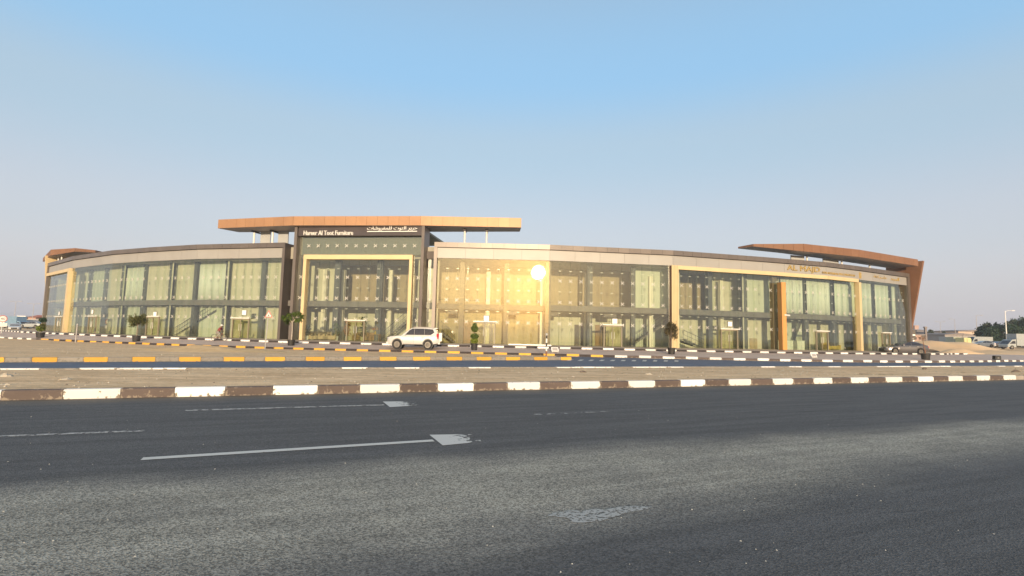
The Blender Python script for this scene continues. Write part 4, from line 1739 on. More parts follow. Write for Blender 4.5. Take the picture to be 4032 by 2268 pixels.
# doors with white canopy bar and a square plate above
def entrance(px0, px1, pyt, sign_px=None, sign_py=None, dark=False):
    f0, n, a = fac(px0, 1300)
    f1, _, _ = fac(px1, 1300)
    c = (f0 + f1) / 2 + n * 0.16
    w = (f1 - f0).length
    zt_ = on_line((px0 + px1) / 2, pyt, (f0.x, f0.y), (f1.x, f1.y)).z
    q = MB()
    for s in (-1, 1):
        q.box((c.x + math.cos(a) * s * (w / 2 - 0.05), c.y + math.sin(a) * s * (w / 2 - 0.05), (Z0 + zt_) / 2), (0.10, 0.16, zt_ - Z0), a)
    q.box((c.x, c.y, zt_ - 0.06), (w - 0.2, 0.14, 0.10), a)
    q.box((c.x, c.y, (Z0 + zt_) / 2 - 0.06), (0.06, 0.10, zt_ - Z0 - 0.12), a)
    d = bpart(q, 'entrance_door', 'door_frame')
    for s in (-1, 1):
        q = MB()
        lw = w / 2 - 0.14
        q.box((c.x + math.cos(a) * s * (lw / 2 + 0.035), c.y + math.sin(a) * s * (lw / 2 + 0.035), (Z0 + zt_) / 2 - 0.05),
              (lw, 0.03, zt_ - Z0 - 0.14), a)
        q.build('door_leaf', 'door_dark' if dark else 'glass_door', d, local=False)
        q = MB()
        q.tube([(c.x + math.cos(a) * s * 0.14 + n.x * 0.09, c.y + math.sin(a) * s * 0.14 + n.y * 0.09, z) for z in (Z0 + 0.8, Z0 + 1.5)], 0.02, 6)
        q.build('door_handle', 'steel', d, local=False)
    q = MB()
    q.box((c.x + n.x * 0.12, c.y + n.y * 0.12, zt_ + 0.07), (w + 0.25, 0.22, 0.085), a)
    q.build('door_canopy', 'lightbar', d, local=False)
    if sign_px:
        cp = on_line(sign_px, sign_py, (f0.x, f0.y), (f1.x, f1.y))
        q = MB()
        q.box((cp.x + n.x * 0.05, cp.y + n.y * 0.05, cp.z), (0.52, 0.04, 0.50), a)
        k = bpart(q, 'sign_plate', 'plate')
        q = MB()
        q.box((cp.x + n.x * 0.03, cp.y + n.y * 0.03, cp.z), (0.60, 0.05, 0.58), a)
        q.build('plate_frame', 'door_dark', k, local=False)


entrance(222, 246, 1249, 235, 1234)
entrance(352, 382, 1247, 366, 1228)
entrance(580, 630, 1248, 612, 1237)
entrance(918, 984, 1255, 963, 1231)
entrance(1367, 1438, 1264)
entrance(1868, 1950, 1269, 1915, 1253)
entrance(2374, 2447, 1282, 2420, 1265)
entrance(2834, 2900, 1298, 2873, 1276)
entrance(3207, 3254, 1306)
entrance(3466, 3497, 1312)


def stair(px0, py0, px1, py1, dep, m='slab', rail=True):
    """flight seen from the side: foot / head pixel positions measured on the glass plane, set back by dep"""
    f, n, a = fac((px0 + px1) / 2, 1300)
    t = Vector((math.cos(a), math.sin(a)))
    o = f - n * dep
    A = on_line(px0, py0, (o.x, o.y), (o.x + t.x, o.y + t.y))
    B = on_line(px1, py1, (o.x, o.y), (o.x + t.x, o.y + t.y))
    A.z = Z0 + 0.02
    q = MB()
    run = B - A
    N = max(5, int(abs(run.z) / 0.18))
    nv = Vector((n.x, n.y, 0))
    for i in range(N):
        p = A + run * ((i + 0.5) / N)
        q.box((p.x, p.y, p.z + 0.03), (abs(Vector((run.x, run.y)).length) / N + 0.03, 1.0, 0.06), a)
    st = bpart(q, 'staircase', m)
    q = MB()
    for s in (0.52, -0.52):
        q.extr([A + nv * s, B + nv * s, B + nv * s - Vector((0, 0, 0.34)), A + nv * s - Vector((0, 0, 0.02))], nv * 0.05)
    q.build('stringer', m, st, local=False)
    if rail:
        q = MB()
        up = Vector((0, 0, 0.95))
        q.tube([A + nv * 0.5 + up, B + nv * 0.5 + up], 0.03, 6)
        q.tube([A + nv * 0.5 + up * 0.5, B + nv * 0.5 + up * 0.5], 0.02, 6)
        for i in range(N + 1):
            p = A + run * (i / N) + nv * 0.5
            q.tube([p, p + up], 0.016, 5)
        q.build('handrail', 'column', st, local=False)


stair(700, 1330, 890, 1205, 3.0, 'column')
stair(1512, 1342, 1640, 1232, 2.4)
stair(1790, 1350, 1738, 1300, 2.2)
stair(2475, 1362, 2640, 1250, 3.0)
stair(2760, 1372, 2680, 1334, 1.6, 'column')
stair(3100, 1380, 3150, 1240, 4.0)
for px, py, w in ((1776, 1222, 1.0), (2022, 1229, 1.0), (2190, 1231, 1.15), (2420, 1238, 1.35), (2696, 1246, 0.85)):
    f, n, a = fac(px, py)
    q = MB()
    q.box((f.x - n.x * 1.8, f.y - n.y * 1.8, 3.72), (w, 0.8, 0.36), a)
    for k in range(4):
        q.box((f.x - n.x * 1.39, f.y - n.y * 1.39, 3.60 + k * 0.08), (w * 0.9, 0.03, 0.03), a)
    bpart(q, 'air_conditioner', 'slab')
for px, w, h, m, d in ((1836, 0.95, 2.3, 'door_wood', 4.4), (1929, 0.55, 2.3, 'door_dark', 4.4), (2279, 0.95, 2.25, 'door_dark', 4.6), (2357, 0.8, 2.3, 'door_wood', 5.0),
                       (2378, 0.45, 2.3, 'door_dark', 5.0), (2966, 1.0, 1.2, 'wall_brown', 2.8), (800, 1.2, 2.0, 'wall_brown', 3.2)):
    f, n, a = facd(px, d - 0.15, 1300)
    q = MB()
    q.box((f.x, f.y, Z0 + h / 2), (w, 0.08, h), a)
    bpart(q, 'inner_door', m)
q = MB()
f, n, a = fac(2085, 1330)
q.box((f.x + n.x * 0.6, f.y + n.y * 0.6, Z0 + 0.05), (4.2, 0.7, 0.10), a)
bpart(q, 'entrance_step', 'letter_white')  # the sun's bright line on the step is painted in as white


# ------------------------------------------------------------------ furniture behind the glass
def shop_spot(px, dep, py=1330):
    f, n, a = fac(px, py)
    return Vector((f.x - n.x * dep, f.y - n.y * dep, Z0 + 0.008)), a


def sofa(px, dep, w, m, label, group=None):
    p, a = shop_spot(px, dep)
    r = empty('sofa', p, a, label, 'sofa', group)
    q = MB()
    q.box((0, 0, 0.24), (w, 0.85, 0.30))
    q.build('base', m, r)
    q = MB()
    q.box((0, 0.36, 0.62), (w, 0.18, 0.52), rx=-0.12)
    q.build('backrest', m, r)
    for s in (-1, 1):
        q = MB()
        q.box((s * (w / 2 - 0.09), -0.02, 0.50), (0.18, 0.80, 0.26))
        q.build('armrest', m, r)
    for k in range(2):
        q = MB()
        q.box(((k - 0.5) * (w - 0.36) / 2, -0.05, 0.44), ((w - 0.40) / 2, 0.62, 0.11))
        q.build('cushion', m, r)
    return r


sofa(1213, 1.4, 1.5, 'sofa', 'beige sofa just inside the glass, left of the first dark column in the entrance block')
sofa(1246, 1.3, 1.5, 'sofa', 'beige sofa in the middle of the row behind the entrance glass')
sofa(1280, 1.3, 1.4, 'sofa', 'pale sofa next to the foot of the first dark entrance column')
sofa(1400, 2.4, 2.6, 'sofa_brown', 'long brown sofa behind the entrance door of the furniture shop')
sofa(3325, 1.6, 2.4, 'mustard', 'mustard yellow sofa behind the glass under the white curtains')


def indoor_plant(px, dep, h, label, m='leaf_green', potm='counter'):
    p, a = shop_spot(px, dep)
    r = empty('potted_plant', p, 0, label, 'plant')
    q = MB()
    q.lathe([(0.16, 0), (0.22, 0.42), (0.19, 0.42), (0.17, 0.36)], n=12)
    q.build('pot', potm, r)
    q = MB()
    for k in range(3):
        q.tube([(0, 0, 0.36), (rng.uniform(-.1, .1), rng.uniform(-.1, .1), h * 0.6), (rng.uniform(-.2, .2), rng.uniform(-.2, .2), h * 0.9)], [0.02, 0.015, 0.008], 5)
    q.build('stem', 'bark', r)
    q = MB()
    for k in range(110):
        t = rng.random()
        q.leaf((rng.gauss(0, 0.17), rng.gauss(0, 0.17), 0.5 + t * (h - 0.5)), 0.26, rng)
    q.build('foliage', m, r, normals=False)
    return r


indoor_plant(1302, 1.3, 1.75, 'tall green plant left of the first dark column behind the entrance glass')
indoor_plant(1346, 1.2, 2.0, 'taller orange and green plant right of the first dark column behind the entrance glass', 'flower')
indoor_plant(1396, 1.9, 2.5, 'slim dark green plant seen through the entrance door', 'leaf_dark')
indoor_plant(1188, 1.0, 1.5, 'dark indoor plant at the left gold post of the entrance', 'leaf_dark')
p, a = shop_spot(1456, 1.4)
r = empty('display_table', p, a, 'low wooden display table with a flower arrangement, left of the second entrance column', 'table')
q = MB()
q.box((0, 0, 0.72), (1.1, 0.55, 0.05))
q.build('tabletop', 'door_wood', r)
for sx in (-1, 1):
    for sy in (-1, 1):
        q = MB()
        q.box((sx * 0.5, sy * 0.22, 0.347), (0.06, 0.06, 0.694))
        q.build('leg', 'door_wood', r)
r = empty('flower_vase', (p.x, p.y, p.z + 0.746), 0, 'orange flowers in a vase on the low display table', 'vase')
q = MB()
q.lathe([(0.07, 0), (0.13, 0.12), (0.06, 0.26), (0.08, 0.30)], n=12)
q.build('vase', 'mustard', r)
q = MB()
for k in range(90):
    q.leaf((rng.gauss(0, 0.2), rng.gauss(0, 0.12), 0.42 + abs(rng.gauss(0, 0.16))), 0.16, rng)
q.build('flowers', 'flower', r, normals=False)
for px, dep, w, lab in ((3110, 1.3, 3.0, 'pale green shop counter behind the glass beside the orange blade'),
                        (3183, 1.3, 1.1, 'short pale counter left of the door under the curtains')):
    p, a = shop_spot(px, dep)
    r = empty('shop_counter', p, a, lab, 'counter')
    q = MB()
    q.box((0, 0, 0.50), (w, 0.55, 1.0))
    q.build('cabinet', 'counter', r)
    q = MB()
    q.box((0, 0, 1.025), (w + 0.1, 0.65, 0.05))
    q.build('countertop', 'wall_pale', r)
    n_ = max(2, int(w / 0.6))
    for k in range(n_):
        q = MB()
        q.box((-w / 2 + (k + 0.5) * w / n_, -0.285, 0.52), (w / n_ - 0.04, 0.02, 0.86))
        q.build('panel', 'counter', r)


# ------------------------------------------------------------------ plants in black tubs
def tub(r, rad, h):
    q = MB()
    q.lathe([(rad * 0.80, 0), (rad * 0.98, h * 0.93), (rad * 1.06, h * 0.93), (rad * 1.06, h), (rad * 0.95, h), (rad * 0.92, h * 0.86)], n=20)
    q.build('pot', 'pot', r)
    q = MB()
    q.lathe([(rad * 0.90, h * 0.84), (rad * 0.5, h * 0.90), (0.02, h * 0.92)], n=14)
    q.build('soil', 'soil', r)


def leaf_ball(name, r, c, rad, m, n, size, squash=1.0, rr=None):
    q = MB()
    R_ = rr or rng
    while len(q.f) < n:
        d = Vector((R_.gauss(0, 1), R_.gauss(0, 1), R_.gauss(0, 1))).normalized()
        k = R_.random() ** 0.28
        lump = 1 + 0.16 * nz(d.x * 2 + c[2], d.y * 2 + d.z * 2, 1.1, 4)
        p = d * rad * k * lump
        q.leaf((c[0] + p.x, c[1] + p.y, c[2] + p.z * squash), size * R_.uniform(0.7, 1.3), R_)
    return q.build(name, m, r, normals=False)


def spot(px, py):
    p = on_ground(px, py)
    p.z = hgt(p.x, p.y) + 0.012
    return p


def px_m(p):
    """photograph pixels per metre at a ground point"""
    return F / (p.y * math.cos(PITCH))


# topiary beside the left end
p = spot(158, 1330)
k = 1 / px_m(p)
r = empty('topiary', p, 0, 'two ball topiary in a black tub by the left end of the building', 'potted shrub', 'plants in black tubs along the car park')
tub(r, 15 * k, 21 * k)
q = MB()
q.tube([(0, 0, 18 * k), (0.02, 0, 40 * k), (0, 0, 68 * k)], [0.04, 0.035, 0.03], 8)
q.build('stem', 'bark', r)
leaf_ball('foliage', r, (-1 * k, 0, 36 * k), 15 * k, 'leaf_lime', 420, 0.17, 0.85)
leaf_ball('foliage', r, (5 * k, 0, 44 * k), 11 * k, 'leaf_olive', 260, 0.16)
leaf_ball('foliage', r, (4 * k, 0, 69 * k), 12.5 * k, 'leaf_dark', 420, 0.15, 0.8)
# olive tree
p = spot(536, 1345)
k = 1 / px_m(p)
r = empty('potted_tree', p, 0, 'olive tree with a rounded loose crown in a black tub before the left wing', 'potted tree', 'plants in black tubs along the car park')
tub(r, 15 * k, 23 * k)
q = MB()
q.tube([(0, 0, 20 * k), (1 * k, 0, 45 * k), (0, 0, 66 * k)], [0.055, 0.05, 0.04], 8)
q.build('trunk', 'bark', r)
q = MB()
br = []
for i in range(14):
    g = 2 * PI * i / 14 + rng.uniform(-.3, .3)
    e = Vector((math.cos(g) * rng.uniform(14, 34) * k, math.sin(g) * rng.uniform(14, 32) * k, rng.uniform(72, 112) * k))
    q.tube([(0, 0, 62 * k), (e.x * 0.45, e.y * 0.45, 64 * k + (e.z - 64 * k) * 0.6), e], [0.028, 0.018, 0.008], 5)
    br.append(e)
q.build('branches', 'bark', r)
q = MB()
for e in br:
    for j in range(5):
        c = Vector((e.x * rng.uniform(0.55, 1.1), e.y * rng.uniform(0.55, 1.1), e.z + rng.uniform(-14, 6) * k))
        for m_ in range(26):
            q.leaf(c + Vector((rng.gauss(0, 5 * k), rng.gauss(0, 5 * k), rng.gauss(0, 4.5 * k))), 0.17, rng, aspect=0.42)
q.build('crown', 'leaf_olive', r, normals=False)
# frangipani
p = spot(1146, 1361)
k = 1 / px_m(p)
r = empty('potted_tree', p, 0, 'thin pale stemmed tree with two drooping leaf heads in a black tub by the entrance', 'potted tree', 'plants in black tubs along the car park')
tub(r, 15 * k, 23 * k)
q = MB()
q.tube([(0, 0, 20 * k), (1 * k, 0, 60 * k), (-1 * k, 0, 98 * k), (-2 * k, 0, 116 * k)], [0.05, 0.045, 0.04, 0.03], 8)
q.build('trunk', 'bark_pale', r)
q = MB()
heads = [(-28, 2, 107), (-14, -3, 124), (-22, 8, 99), (-34, 0, 113), (14, 2, 105), (24, -2, 130), (34, 4, 118), (4, 4, 127), (29, -3, 107), (-8, -5, 112)]
for hx, hy, hz in heads:
    q.tube([(-1 * k, 0, 92 * k), (hx * 0.5 * k, hy * 0.5 * k, 106 * k), (hx * k, hy * k, hz * k)], [0.03, 0.024, 0.016], 6)
q.build('branches', 'bark_pale', r)
q = MB()
for hx, hy, hz in heads:
    for j in range(44):
        g = rng.uniform(0, 2 * PI)
        d = Vector((math.cos(g), math.sin(g), rng.uniform(-1.5, 0.7))).normalized()
        c = Vector((hx * k, hy * k, hz * k))
        tip = c + d * rng.uniform(11, 20) * k - Vector((0, 0, rng.uniform(0, 8) * k))
        s_ = d.cross(Vector((0, 0, 1))).normalized() * 2.8 * k
        mid = c + d * 6.5 * k + Vector((0, 0, 0.02))
        q.add([c, mid - s_, tip - Vector((0, 0, 2 * k)), mid + s_], [(0, 1, 2, 3)])
q.build('crown', 'leaf_green', r, normals=False)
# topiary before the golden stretch of glass
p = spot(1867, 1379)
k = 1 / px_m(p)
r = empty('topiary', p, 0, 'three tier green topiary in a black tub right of the white car', 'potted shrub', 'plants in black tubs along the car park')
tub(r, 14 * k, 26 * k)
q = MB()
q.tube([(0, 0, 22 * k), (0, 0, 60 * k), (0, 0, 100 * k)], [0.04, 0.035, 0.025], 8)
q.build('stem', 'bark', r)
leaf_ball('foliage', r, (0, 0, 36 * k), 15 * k, 'leaf_lime', 420, 0.15, 0.72)
leaf_ball('foliage', r, (0, 0, 54 * k), 15.5 * k, 'leaf_green', 520, 0.15, 0.72)
leaf_ball('foliage', r, (0, 0, 84 * k), 14.5 * k, 'leaf_green', 520, 0.15, 1.0)
leaf_ball('foliage', r, (0, 0, 98 * k), 8 * k, 'leaf_green', 160, 0.14, 1.0)
# brownish round shrub
p = spot(2644, 1395)
k = 1 / px_m(p)
r = empty('potted_tree', p, 0, 'brownish round headed shrub in a black tub before the fluted gold post', 'potted tree', 'plants in black tubs along the car park')
tub(r, 15 * k, 25 * k)
q = MB()
q.tube([(0, 0, 22 * k), (-1 * k, 0, 45 * k), (1 * k, 0, 62 * k)], [0.05, 0.045, 0.04], 8)
q.build('trunk', 'bark', r)
q = MB()
br = []
for i in range(13):
    g = 2 * PI * i / 13 + rng.uniform(-.3, .3)
    e = Vector((math.cos(g) * rng.uniform(10, 28) * k, math.sin(g) * rng.uniform(10, 27) * k, rng.uniform(72, 116) * k))
    q.tube([(0, 0, 58 * k), (e.x * 0.45, e.y * 0.45, 58 * k + (e.z - 58 * k) * 0.6), e], [0.026, 0.017, 0.008], 5)
    br.append(e)
q.build('branches', 'bark', r)
q = MB()
for e in br:
    for j in range(5):
        c = Vector((e.x * rng.uniform(0.5, 1.1), e.y * rng.uniform(0.5, 1.1), e.z + rng.uniform(-16, 6) * k))
        for m_ in range(26):
            q.leaf(c + Vector((rng.gauss(0, 5 * k), rng.gauss(0, 5 * k), rng.gauss(0, 5 * k))), 0.16, rng, aspect=0.42)
q.build('crown', 'leaf_brown', r, normals=False)
# dried plant at the right end
p = spot(3645, 1417)
k = 1 / px_m(p)
r = empty('potted_tree', p, 0, 'dried bare stem with a few twigs in a black tub before the grey saloon', 'potted tree', 'plants in black tubs along the car park')
tub(r, 16.5 * k, 25 * k)
q = MB()
q.tube([(0, 0, 22 * k), (-4 * k, 0, 50 * k), (-9 * k, 0, 86 * k)], [0.05, 0.035, 0.02], 7)
q.build('trunk', 'rust', r)
q = MB()
for tx, tz in ((-26, 87), (2, 84), (-18, 91), (-2, 90), (-6, 52), (4, 34), (6, 40)):
    q.tube([(-5 * k if tz > 60 else -2 * k, 0, (tz - 9) * k), (tx * k, rng.uniform(-4, 4) * k, tz * k)], [0.02, 0.008], 5)
q.build('twigs', 'rust', r)
q = MB()
for j in range(60):
    q.leaf((rng.uniform(-28, 4) * k, rng.gauss(0, 3 * k), rng.gauss(87, 2.2) * k), 0.10, rng, aspect=0.4)
q.build('dry_leaves', 'leaf_dry', r, normals=False)

# black box and tilted floodlights on the paving
p = spot(3925, 1418)
r = empty('black_box', p, -0.1, 'small black box standing on the paving by the right edge', 'box')
q = MB()
q.box((0, 0, 0.22), (0.56, 0.42, 0.40))
q.build('case', 'black', r)
q = MB()
q.box((0, 0, 0.44), (0.50, 0.38, 0.04))
q.build('lid', 'pot', r)
q = MB()
q.box((0.0, -0.22, 0.22), (0.16, 0.02, 0.06))
q.build('label_plate', 'sign_grey', r)
for px, py, lab in ((2186, 1388, 'white tilted floodlight on the paving next to the striped post'),
                    (3208, 1411, 'white tilted floodlight on the paving in front of the curtained shop')):
    p = spot(px, py)
    r = empty('floodlight', p, 0.35 if px > 3000 else 0.2, lab, 'floodlight', 'ground floodlights along the car park')
    q = MB()
    q.box((0, 0.10, 0.24), (0.62, 0.07, 0.40), rx=-0.55)
    q.build('housing', 'plate', r)
    q = MB()
    q.box((0, 0.062, 0.262), (0.48, 0.02, 0.28), rx=-0.55)
    q.build('lens', 'sign_grey', r)
    q = MB()
    q.box((-0.26, 0.12, 0.08), (0.04, 0.30, 0.16))
    q.box((0.26, 0.12, 0.08), (0.04, 0.30, 0.16))
    q.build('bracket', 'galv', r)

# ------------------------------------------------------------------ signs and posts
# striped post on the island
p = spot(2151, 1404)
p.z += 0.02
k = 1 / px_m(p)
r = empty('marker_post', p, 0, 'black and white striped marker post on the island tip', 'marker post')
q = MB()
for i, (z0, z1, m_) in enumerate(((0, 20, 1), (20, 37, 0), (37, 52, 1), (52, 69, 0), (69, 80, 1))):
    s_ = MB()
    s_.lathe([(3.2 * k, z0 * k), (3.2 * k, z1 * k - 0.004)], n=10)
    s_.build('stripe', 'rust' if i == 0 else ('black' if m_ else 'sign_white'), r)
q.lathe([(3.6 * k, 80 * k), (5.4 * k, 83 * k), (5.0 * k, 88 * k), (2.0 * k, 90 * k)], n=12)
q.build('cap', 'galv', r)
# warning triangle on a pole
p = spot(1043, 1377)
k = 1 / px_m(p)
r = empty('warning_sign', p, 0.25, 'red bordered triangular warning sign on a pale pole standing on the island', 'road sign')
hp = (1377 - 1250) * k
q = MB()
q.tube([(0, 0, -0.05), (0.10, 0, hp + 0.45)], 0.042, 8)
q.build('pole', 'galv', r)


def tri(s, y0, th, cx, cz):
    h = s * math.sqrt(3) / 2
    pts = [(cx - s / 2, y0, cz), (cx + s / 2, y0, cz), (cx, y0, cz + h)]
    return pts, (0, th, 0)


ts = 32 * k * 0.92
q = MB()
pts, d = tri(ts, -0.075, 0.02, 0.13, hp - 0.02)
q.extr([(x, y, z if i < 2 else z + 0.10) for i, (x, y, z) in enumerate(pts)], d)
bp = q.build('border', 'sign_red', r)
q = MB()
h_ = ts * math.sqrt(3) / 2
q.extr([(0.13 - ts * 0.33, -0.080, hp + 0.06), (0.13 + ts * 0.33, -0.080, hp + 0.06), (0.13, -0.080, hp + h_ * 0.80)], (0, 0.004, 0))
q.build('panel', 'sign_white', r)
q = MB()
q.box((0.15, -0.084, hp + 0.26), (0.05, 0.004, 0.12))
q.box((0.11, -0.084, hp + 0.14), (0.11, 0.004, 0.08))
q.box((0.18, -0.084, hp + 0.13), (0.05, 0.004, 0.06))
q.build('symbol', 'black', r)
# grey bare post on the left
p = spot(297, 1349)
k = 1 / px_m(p)
r = empty('bare_post', p, 0.1, 'thin grey bare post on the sand island near the left gold frame', 'post')
q = MB()
q.tube([(0, 0, -0.05), (0.02, 0, 71 * k)], 0.055, 8)
q.build('shaft', 'sign_grey', r)
q = MB()
q.lathe([(0.065, 70 * k), (0.065, 73 * k), (0.02, 73.6 * k)], (0.02, 0, 0), 8)
q.build('cap', 'galv', r)
# speed limit sign
Yd = 66.0
c = at_y(11, 1255, Yd)
r = empty('speed_limit_sign', (c.x, c.y, 0.1), math.radians(42), 'round red rimmed 40 speed limit sign on the left edge', 'road sign')
zc = c.z - 0.1
rad = 13.5 * Yd / F
q = MB()
q.tube([(0, 0.06, 0), (0, 0.06, zc + rad)], 0.045, 8)
q.build('pole', 'galv', r)
q = MB()
q.lathe([(0.001, -0.01), (rad, -0.01), (rad, 0.012), (0.001, 0.012)], (0, 0, zc), 28, 'Y')
q.build('rim', 'sign_red', r)
q = MB()
q.lathe([(0.001, -0.016), (rad * 0.80, -0.016), (rad * 0.80, -0.0105), (0.001, -0.0105)], (0, 0, zc), 28, 'Y')
pl_ = q.build('panel', 'sign_white', r)
lettering('numerals', '40', 'black', pl_, (c.x + math.sin(math.radians(42)) * 0.019, c.y - math.cos(math.radians(42)) * 0.019, c.z), rad * 1.0, rad * 0.66, 0, 0.004, 0.008)
q = MB()
q.box((0.05, 0.0, zc - rad - 0.34), (0.80, 0.03, 0.46))
q.build('lower_plate', 'sign_white', r)


# ------------------------------------------------------------------ vehicles (front towards -X, wheels at z = 0)
def wheel(parent, x, y, rad, w, rimr, spokes, side, rim_m='rim'):
    t = MB()
    t.lathe([(rimr * 1.02, -w / 2), (rad * 0.95, -w / 2), (rad, -w * 0.3), (rad, w * 0.3), (rad * 0.95, w / 2), (rimr * 1.02, w / 2)], n=22, axis='Y')
    wh = t.build('wheel', 'rubber', parent, loc=(x, y, rad))
    q = MB()
    yo = side * (w / 2 - 0.012)
    q.lathe([(0.001, yo - side * 0.055), (rimr * 0.98, yo - side * 0.055), (rimr * 0.98, yo - side * 0.05), (0.001, yo - side * 0.05)], n=18, axis='Y')
    q.build('brake_disc', 'rim_dark', wh)
    q = MB()
    for i in range(spokes):
        g = 2 * PI * i / spokes
        q.box((math.cos(g) * rimr * 0.52, yo, math.sin(g) * rimr * 0.52), (rimr * 0.88, 0.03, rimr * 1.5 / spokes), ry=-g)
    q.lathe([(rimr * 0.88, yo - 0.03), (rimr * 0.88, yo + 0.012), (rimr * 1.01, yo + 0.012), (rimr * 1.01, yo - 0.03)], n=20, axis='Y')
    q.lathe([(0.001, yo - 0.02), (rimr * 0.22, yo - 0.02), (rimr * 0.18, yo + 0.02), (0.001, yo + 0.02)], n=12, axis='Y')
    q.build('rim', rim_m, wh)
    return wh


def smooth_by_angle(o, ang=0.6):
    me = o.data
    me.polygons.foreach_set('use_smooth', [True] * len(me.polygons))
    import bmesh
    bm = bmesh.new()
    bm.from_mesh(me)
    for e in bm.edges:
        if len(e.link_faces) == 2 and e.calc_face_angle(0) > ang:
            e.smooth = False
    bm.to_mesh(me)
    bm.free()


def lerp_prof(P, x):
    return interp(x, P) if P[0][0] <= x <= P[-1][0] else (P[0][1] if x < P[0][0] else P[-1][1])


def body_shell(name, top, bot, half, xs, parent, m, tumble=0.93, arches=()):
    """lower body: loft of rounded sections; the wheel openings are cut up from the sill"""
    rings = []
    for x in xs:
        zt_, zb2, w = lerp_prof(top, x), lerp_prof(bot, x), lerp_prof(half, x)
        for ax, ar, az in arches:
            dx = abs(x - ax)
            if dx < ar:
                zb2 = max(zb2, az + math.sqrt(ar * ar - dx * dx))
        zm = zb2 + (zt_ - zb2) * 0.55
        ring = [(-1, zb2, 0.94), (-1, zb2 + (zt_ - zb2) * 0.16, 0.99), (-1, zm, 1.0), (-1, zt_ - (zt_ - zb2) * 0.13, tumble + 0.035), (-1, zt_, tumble - 0.06)]
        left = [(x, -w * k, z) for _, z, k in ring]
        right = [(x, w * k, z) for _, z, k in reversed(ring)]
        rings.append(left + right)
    q = MB()
    q.loft(rings)
    o = q.build(name, m, parent)
    smooth_by_angle(o, 0.55)
    return o


def cabin_shell(name, base, roof, wb, wr, parent, m):
    """greenhouse: base (x0, x1, z profile), roof outline points (x, z)"""
    rings = []
    for x, zb2, zt_ in base:
        pass
    q = MB()
    return q


def make_car(name, label, cat, loc, rz, spec, group=None, detail=True):
    r = empty(name, loc, rz, label, cat, group)
    s = spec
    hw = s['hw']
    xs = sorted(set([round(s['top'][0][0] + (s['top'][-1][0] - s['top'][0][0]) * i / 26, 4) for i in range(27)]
                    + [a + d for a, ar, az in s['arch'] for d in (-ar, -ar * 0.97, -ar * 0.8, -ar * 0.5, 0, ar * 0.5, ar * 0.8, ar * 0.97, ar)]
                    + [p[0] for p in s['top']]))
    xs = [x for x in xs if s['top'][0][0] <= x <= s['top'][-1][0]]
    body_shell('body', s['top'], s['bot'], s['half'], xs, r, s['paint'], arches=s['arch'])
    # underbody, in shade
    q = MB()
    q.box(((s['top'][0][0] + s['top'][-1][0]) / 2, 0, s['sill'] + 0.06), (s['top'][-1][0] - s['top'][0][0] - 0.5, hw * 1.3, 0.22))
    q.build('underbody', 'black', r)
    for a, ar, az in s['arch']:
        for sd in (-1, 1):
            q = MB()
            q.lathe([(0.001, -0.10), (ar * 0.99, -0.10), (ar * 0.99, 0.10), (0.001, 0.10)], (a, sd * (hw - 0.22), az), 22, 'Y')
            q.build('wheel_arch', 'black', r)
    # greenhouse: loft over stations (x at belt, x at roof) front to rear
    G = s['green']            # list of (x, z) outline of the side glass area incl. roof, front to rear; belt height zb
    rings = []
    for x, z in G:
        zb2 = lerp_prof(s['top'], x) - 0.03
        z = max(z, zb2 + 0.005)
        t = (z - zb2) / (s['roof'] - zb2)
        w0 = lerp_prof(s['half'], x) * 0.90
        w1 = w0 * (1 - 0.17 * t)
        rings.append([(x, -w0, zb2), (x, -(w0 + (w1 - w0) * 0.55), zb2 + (z - zb2) * 0.6), (x, -w1 * 0.985, z - 0.05 * t), (x, -w1 * 0.84, z),
                      (x, w1 * 0.84, z), (x, w1 * 0.985, z - 0.05 * t), (x, w0 + (w1 - w0) * 0.55, zb2 + (z - zb2) * 0.6), (x, w0, zb2)])
    q = MB()
    q.loft(rings)
    cab = q.build('cabin', s['paint'], r)
    smooth_by_angle(cab, 0.5)

    def side_pt(x, z, sd, out=0.006):
        zb2 = lerp_prof(s['top'], x) - 0.03
        t = (z - zb2) / (s['roof'] - zb2)
        w0 = lerp_prof(s['half'], x) * 0.90
        return (x, sd * (w0 * (1 - 0.17 * t) + out + 0.012), z)

    for win in s['side']:
        for sd in (-1, 1):
            q = MB()
            q.extr([side_pt(x, z, sd) for x, z in win], (0, -sd * 0.05, 0))
            q.build('side_window', 'car_glass', r)
    for nm, key in (('windscreen', 'wind'), ('rear_window', 'rear')):
        (x0, z0), (x1, z1) = s[key]
        w0 = lerp_prof(s['half'], x0) * 0.78
        w1 = lerp_prof(s['half'], x1) * 0.66
        d = Vector((x1 - x0, 0, z1 - z0)).normalized()
        nn = Vector((-d.z, 0, d.x)) if key == 'wind' else Vector((d.z, 0, -d.x))
        if nn.z < 0:
            nn = -nn
        q = MB()
        pts = [Vector((x0, -w0, z0)), Vector((x0, w0, z0)), Vector((x1, w1, z1)), Vector((x1, -w1, z1))]
        q.extr([p_ + nn * 0.012 for p_ in pts], -nn * 0.04)
        q.build(nm, 'car_glass', r)
    for x, rr, rimr in s['wheels']:
        for sd in (-1, 1):
            wheel(r, x, sd * (hw - 0.105), rr, 0.24, rimr, s.get('spokes', 10), sd, s.get('rimm', 'rim'))
    for c, sz, m_, nm, yaw in s['bits']:
        for sd in ((-1, 1) if c[1] else (1,)):
            q = MB()
            q.box((c[0], c[1] * sd, c[2]), sz, yaw * sd)
            q.build(nm, m_, r)
    return r


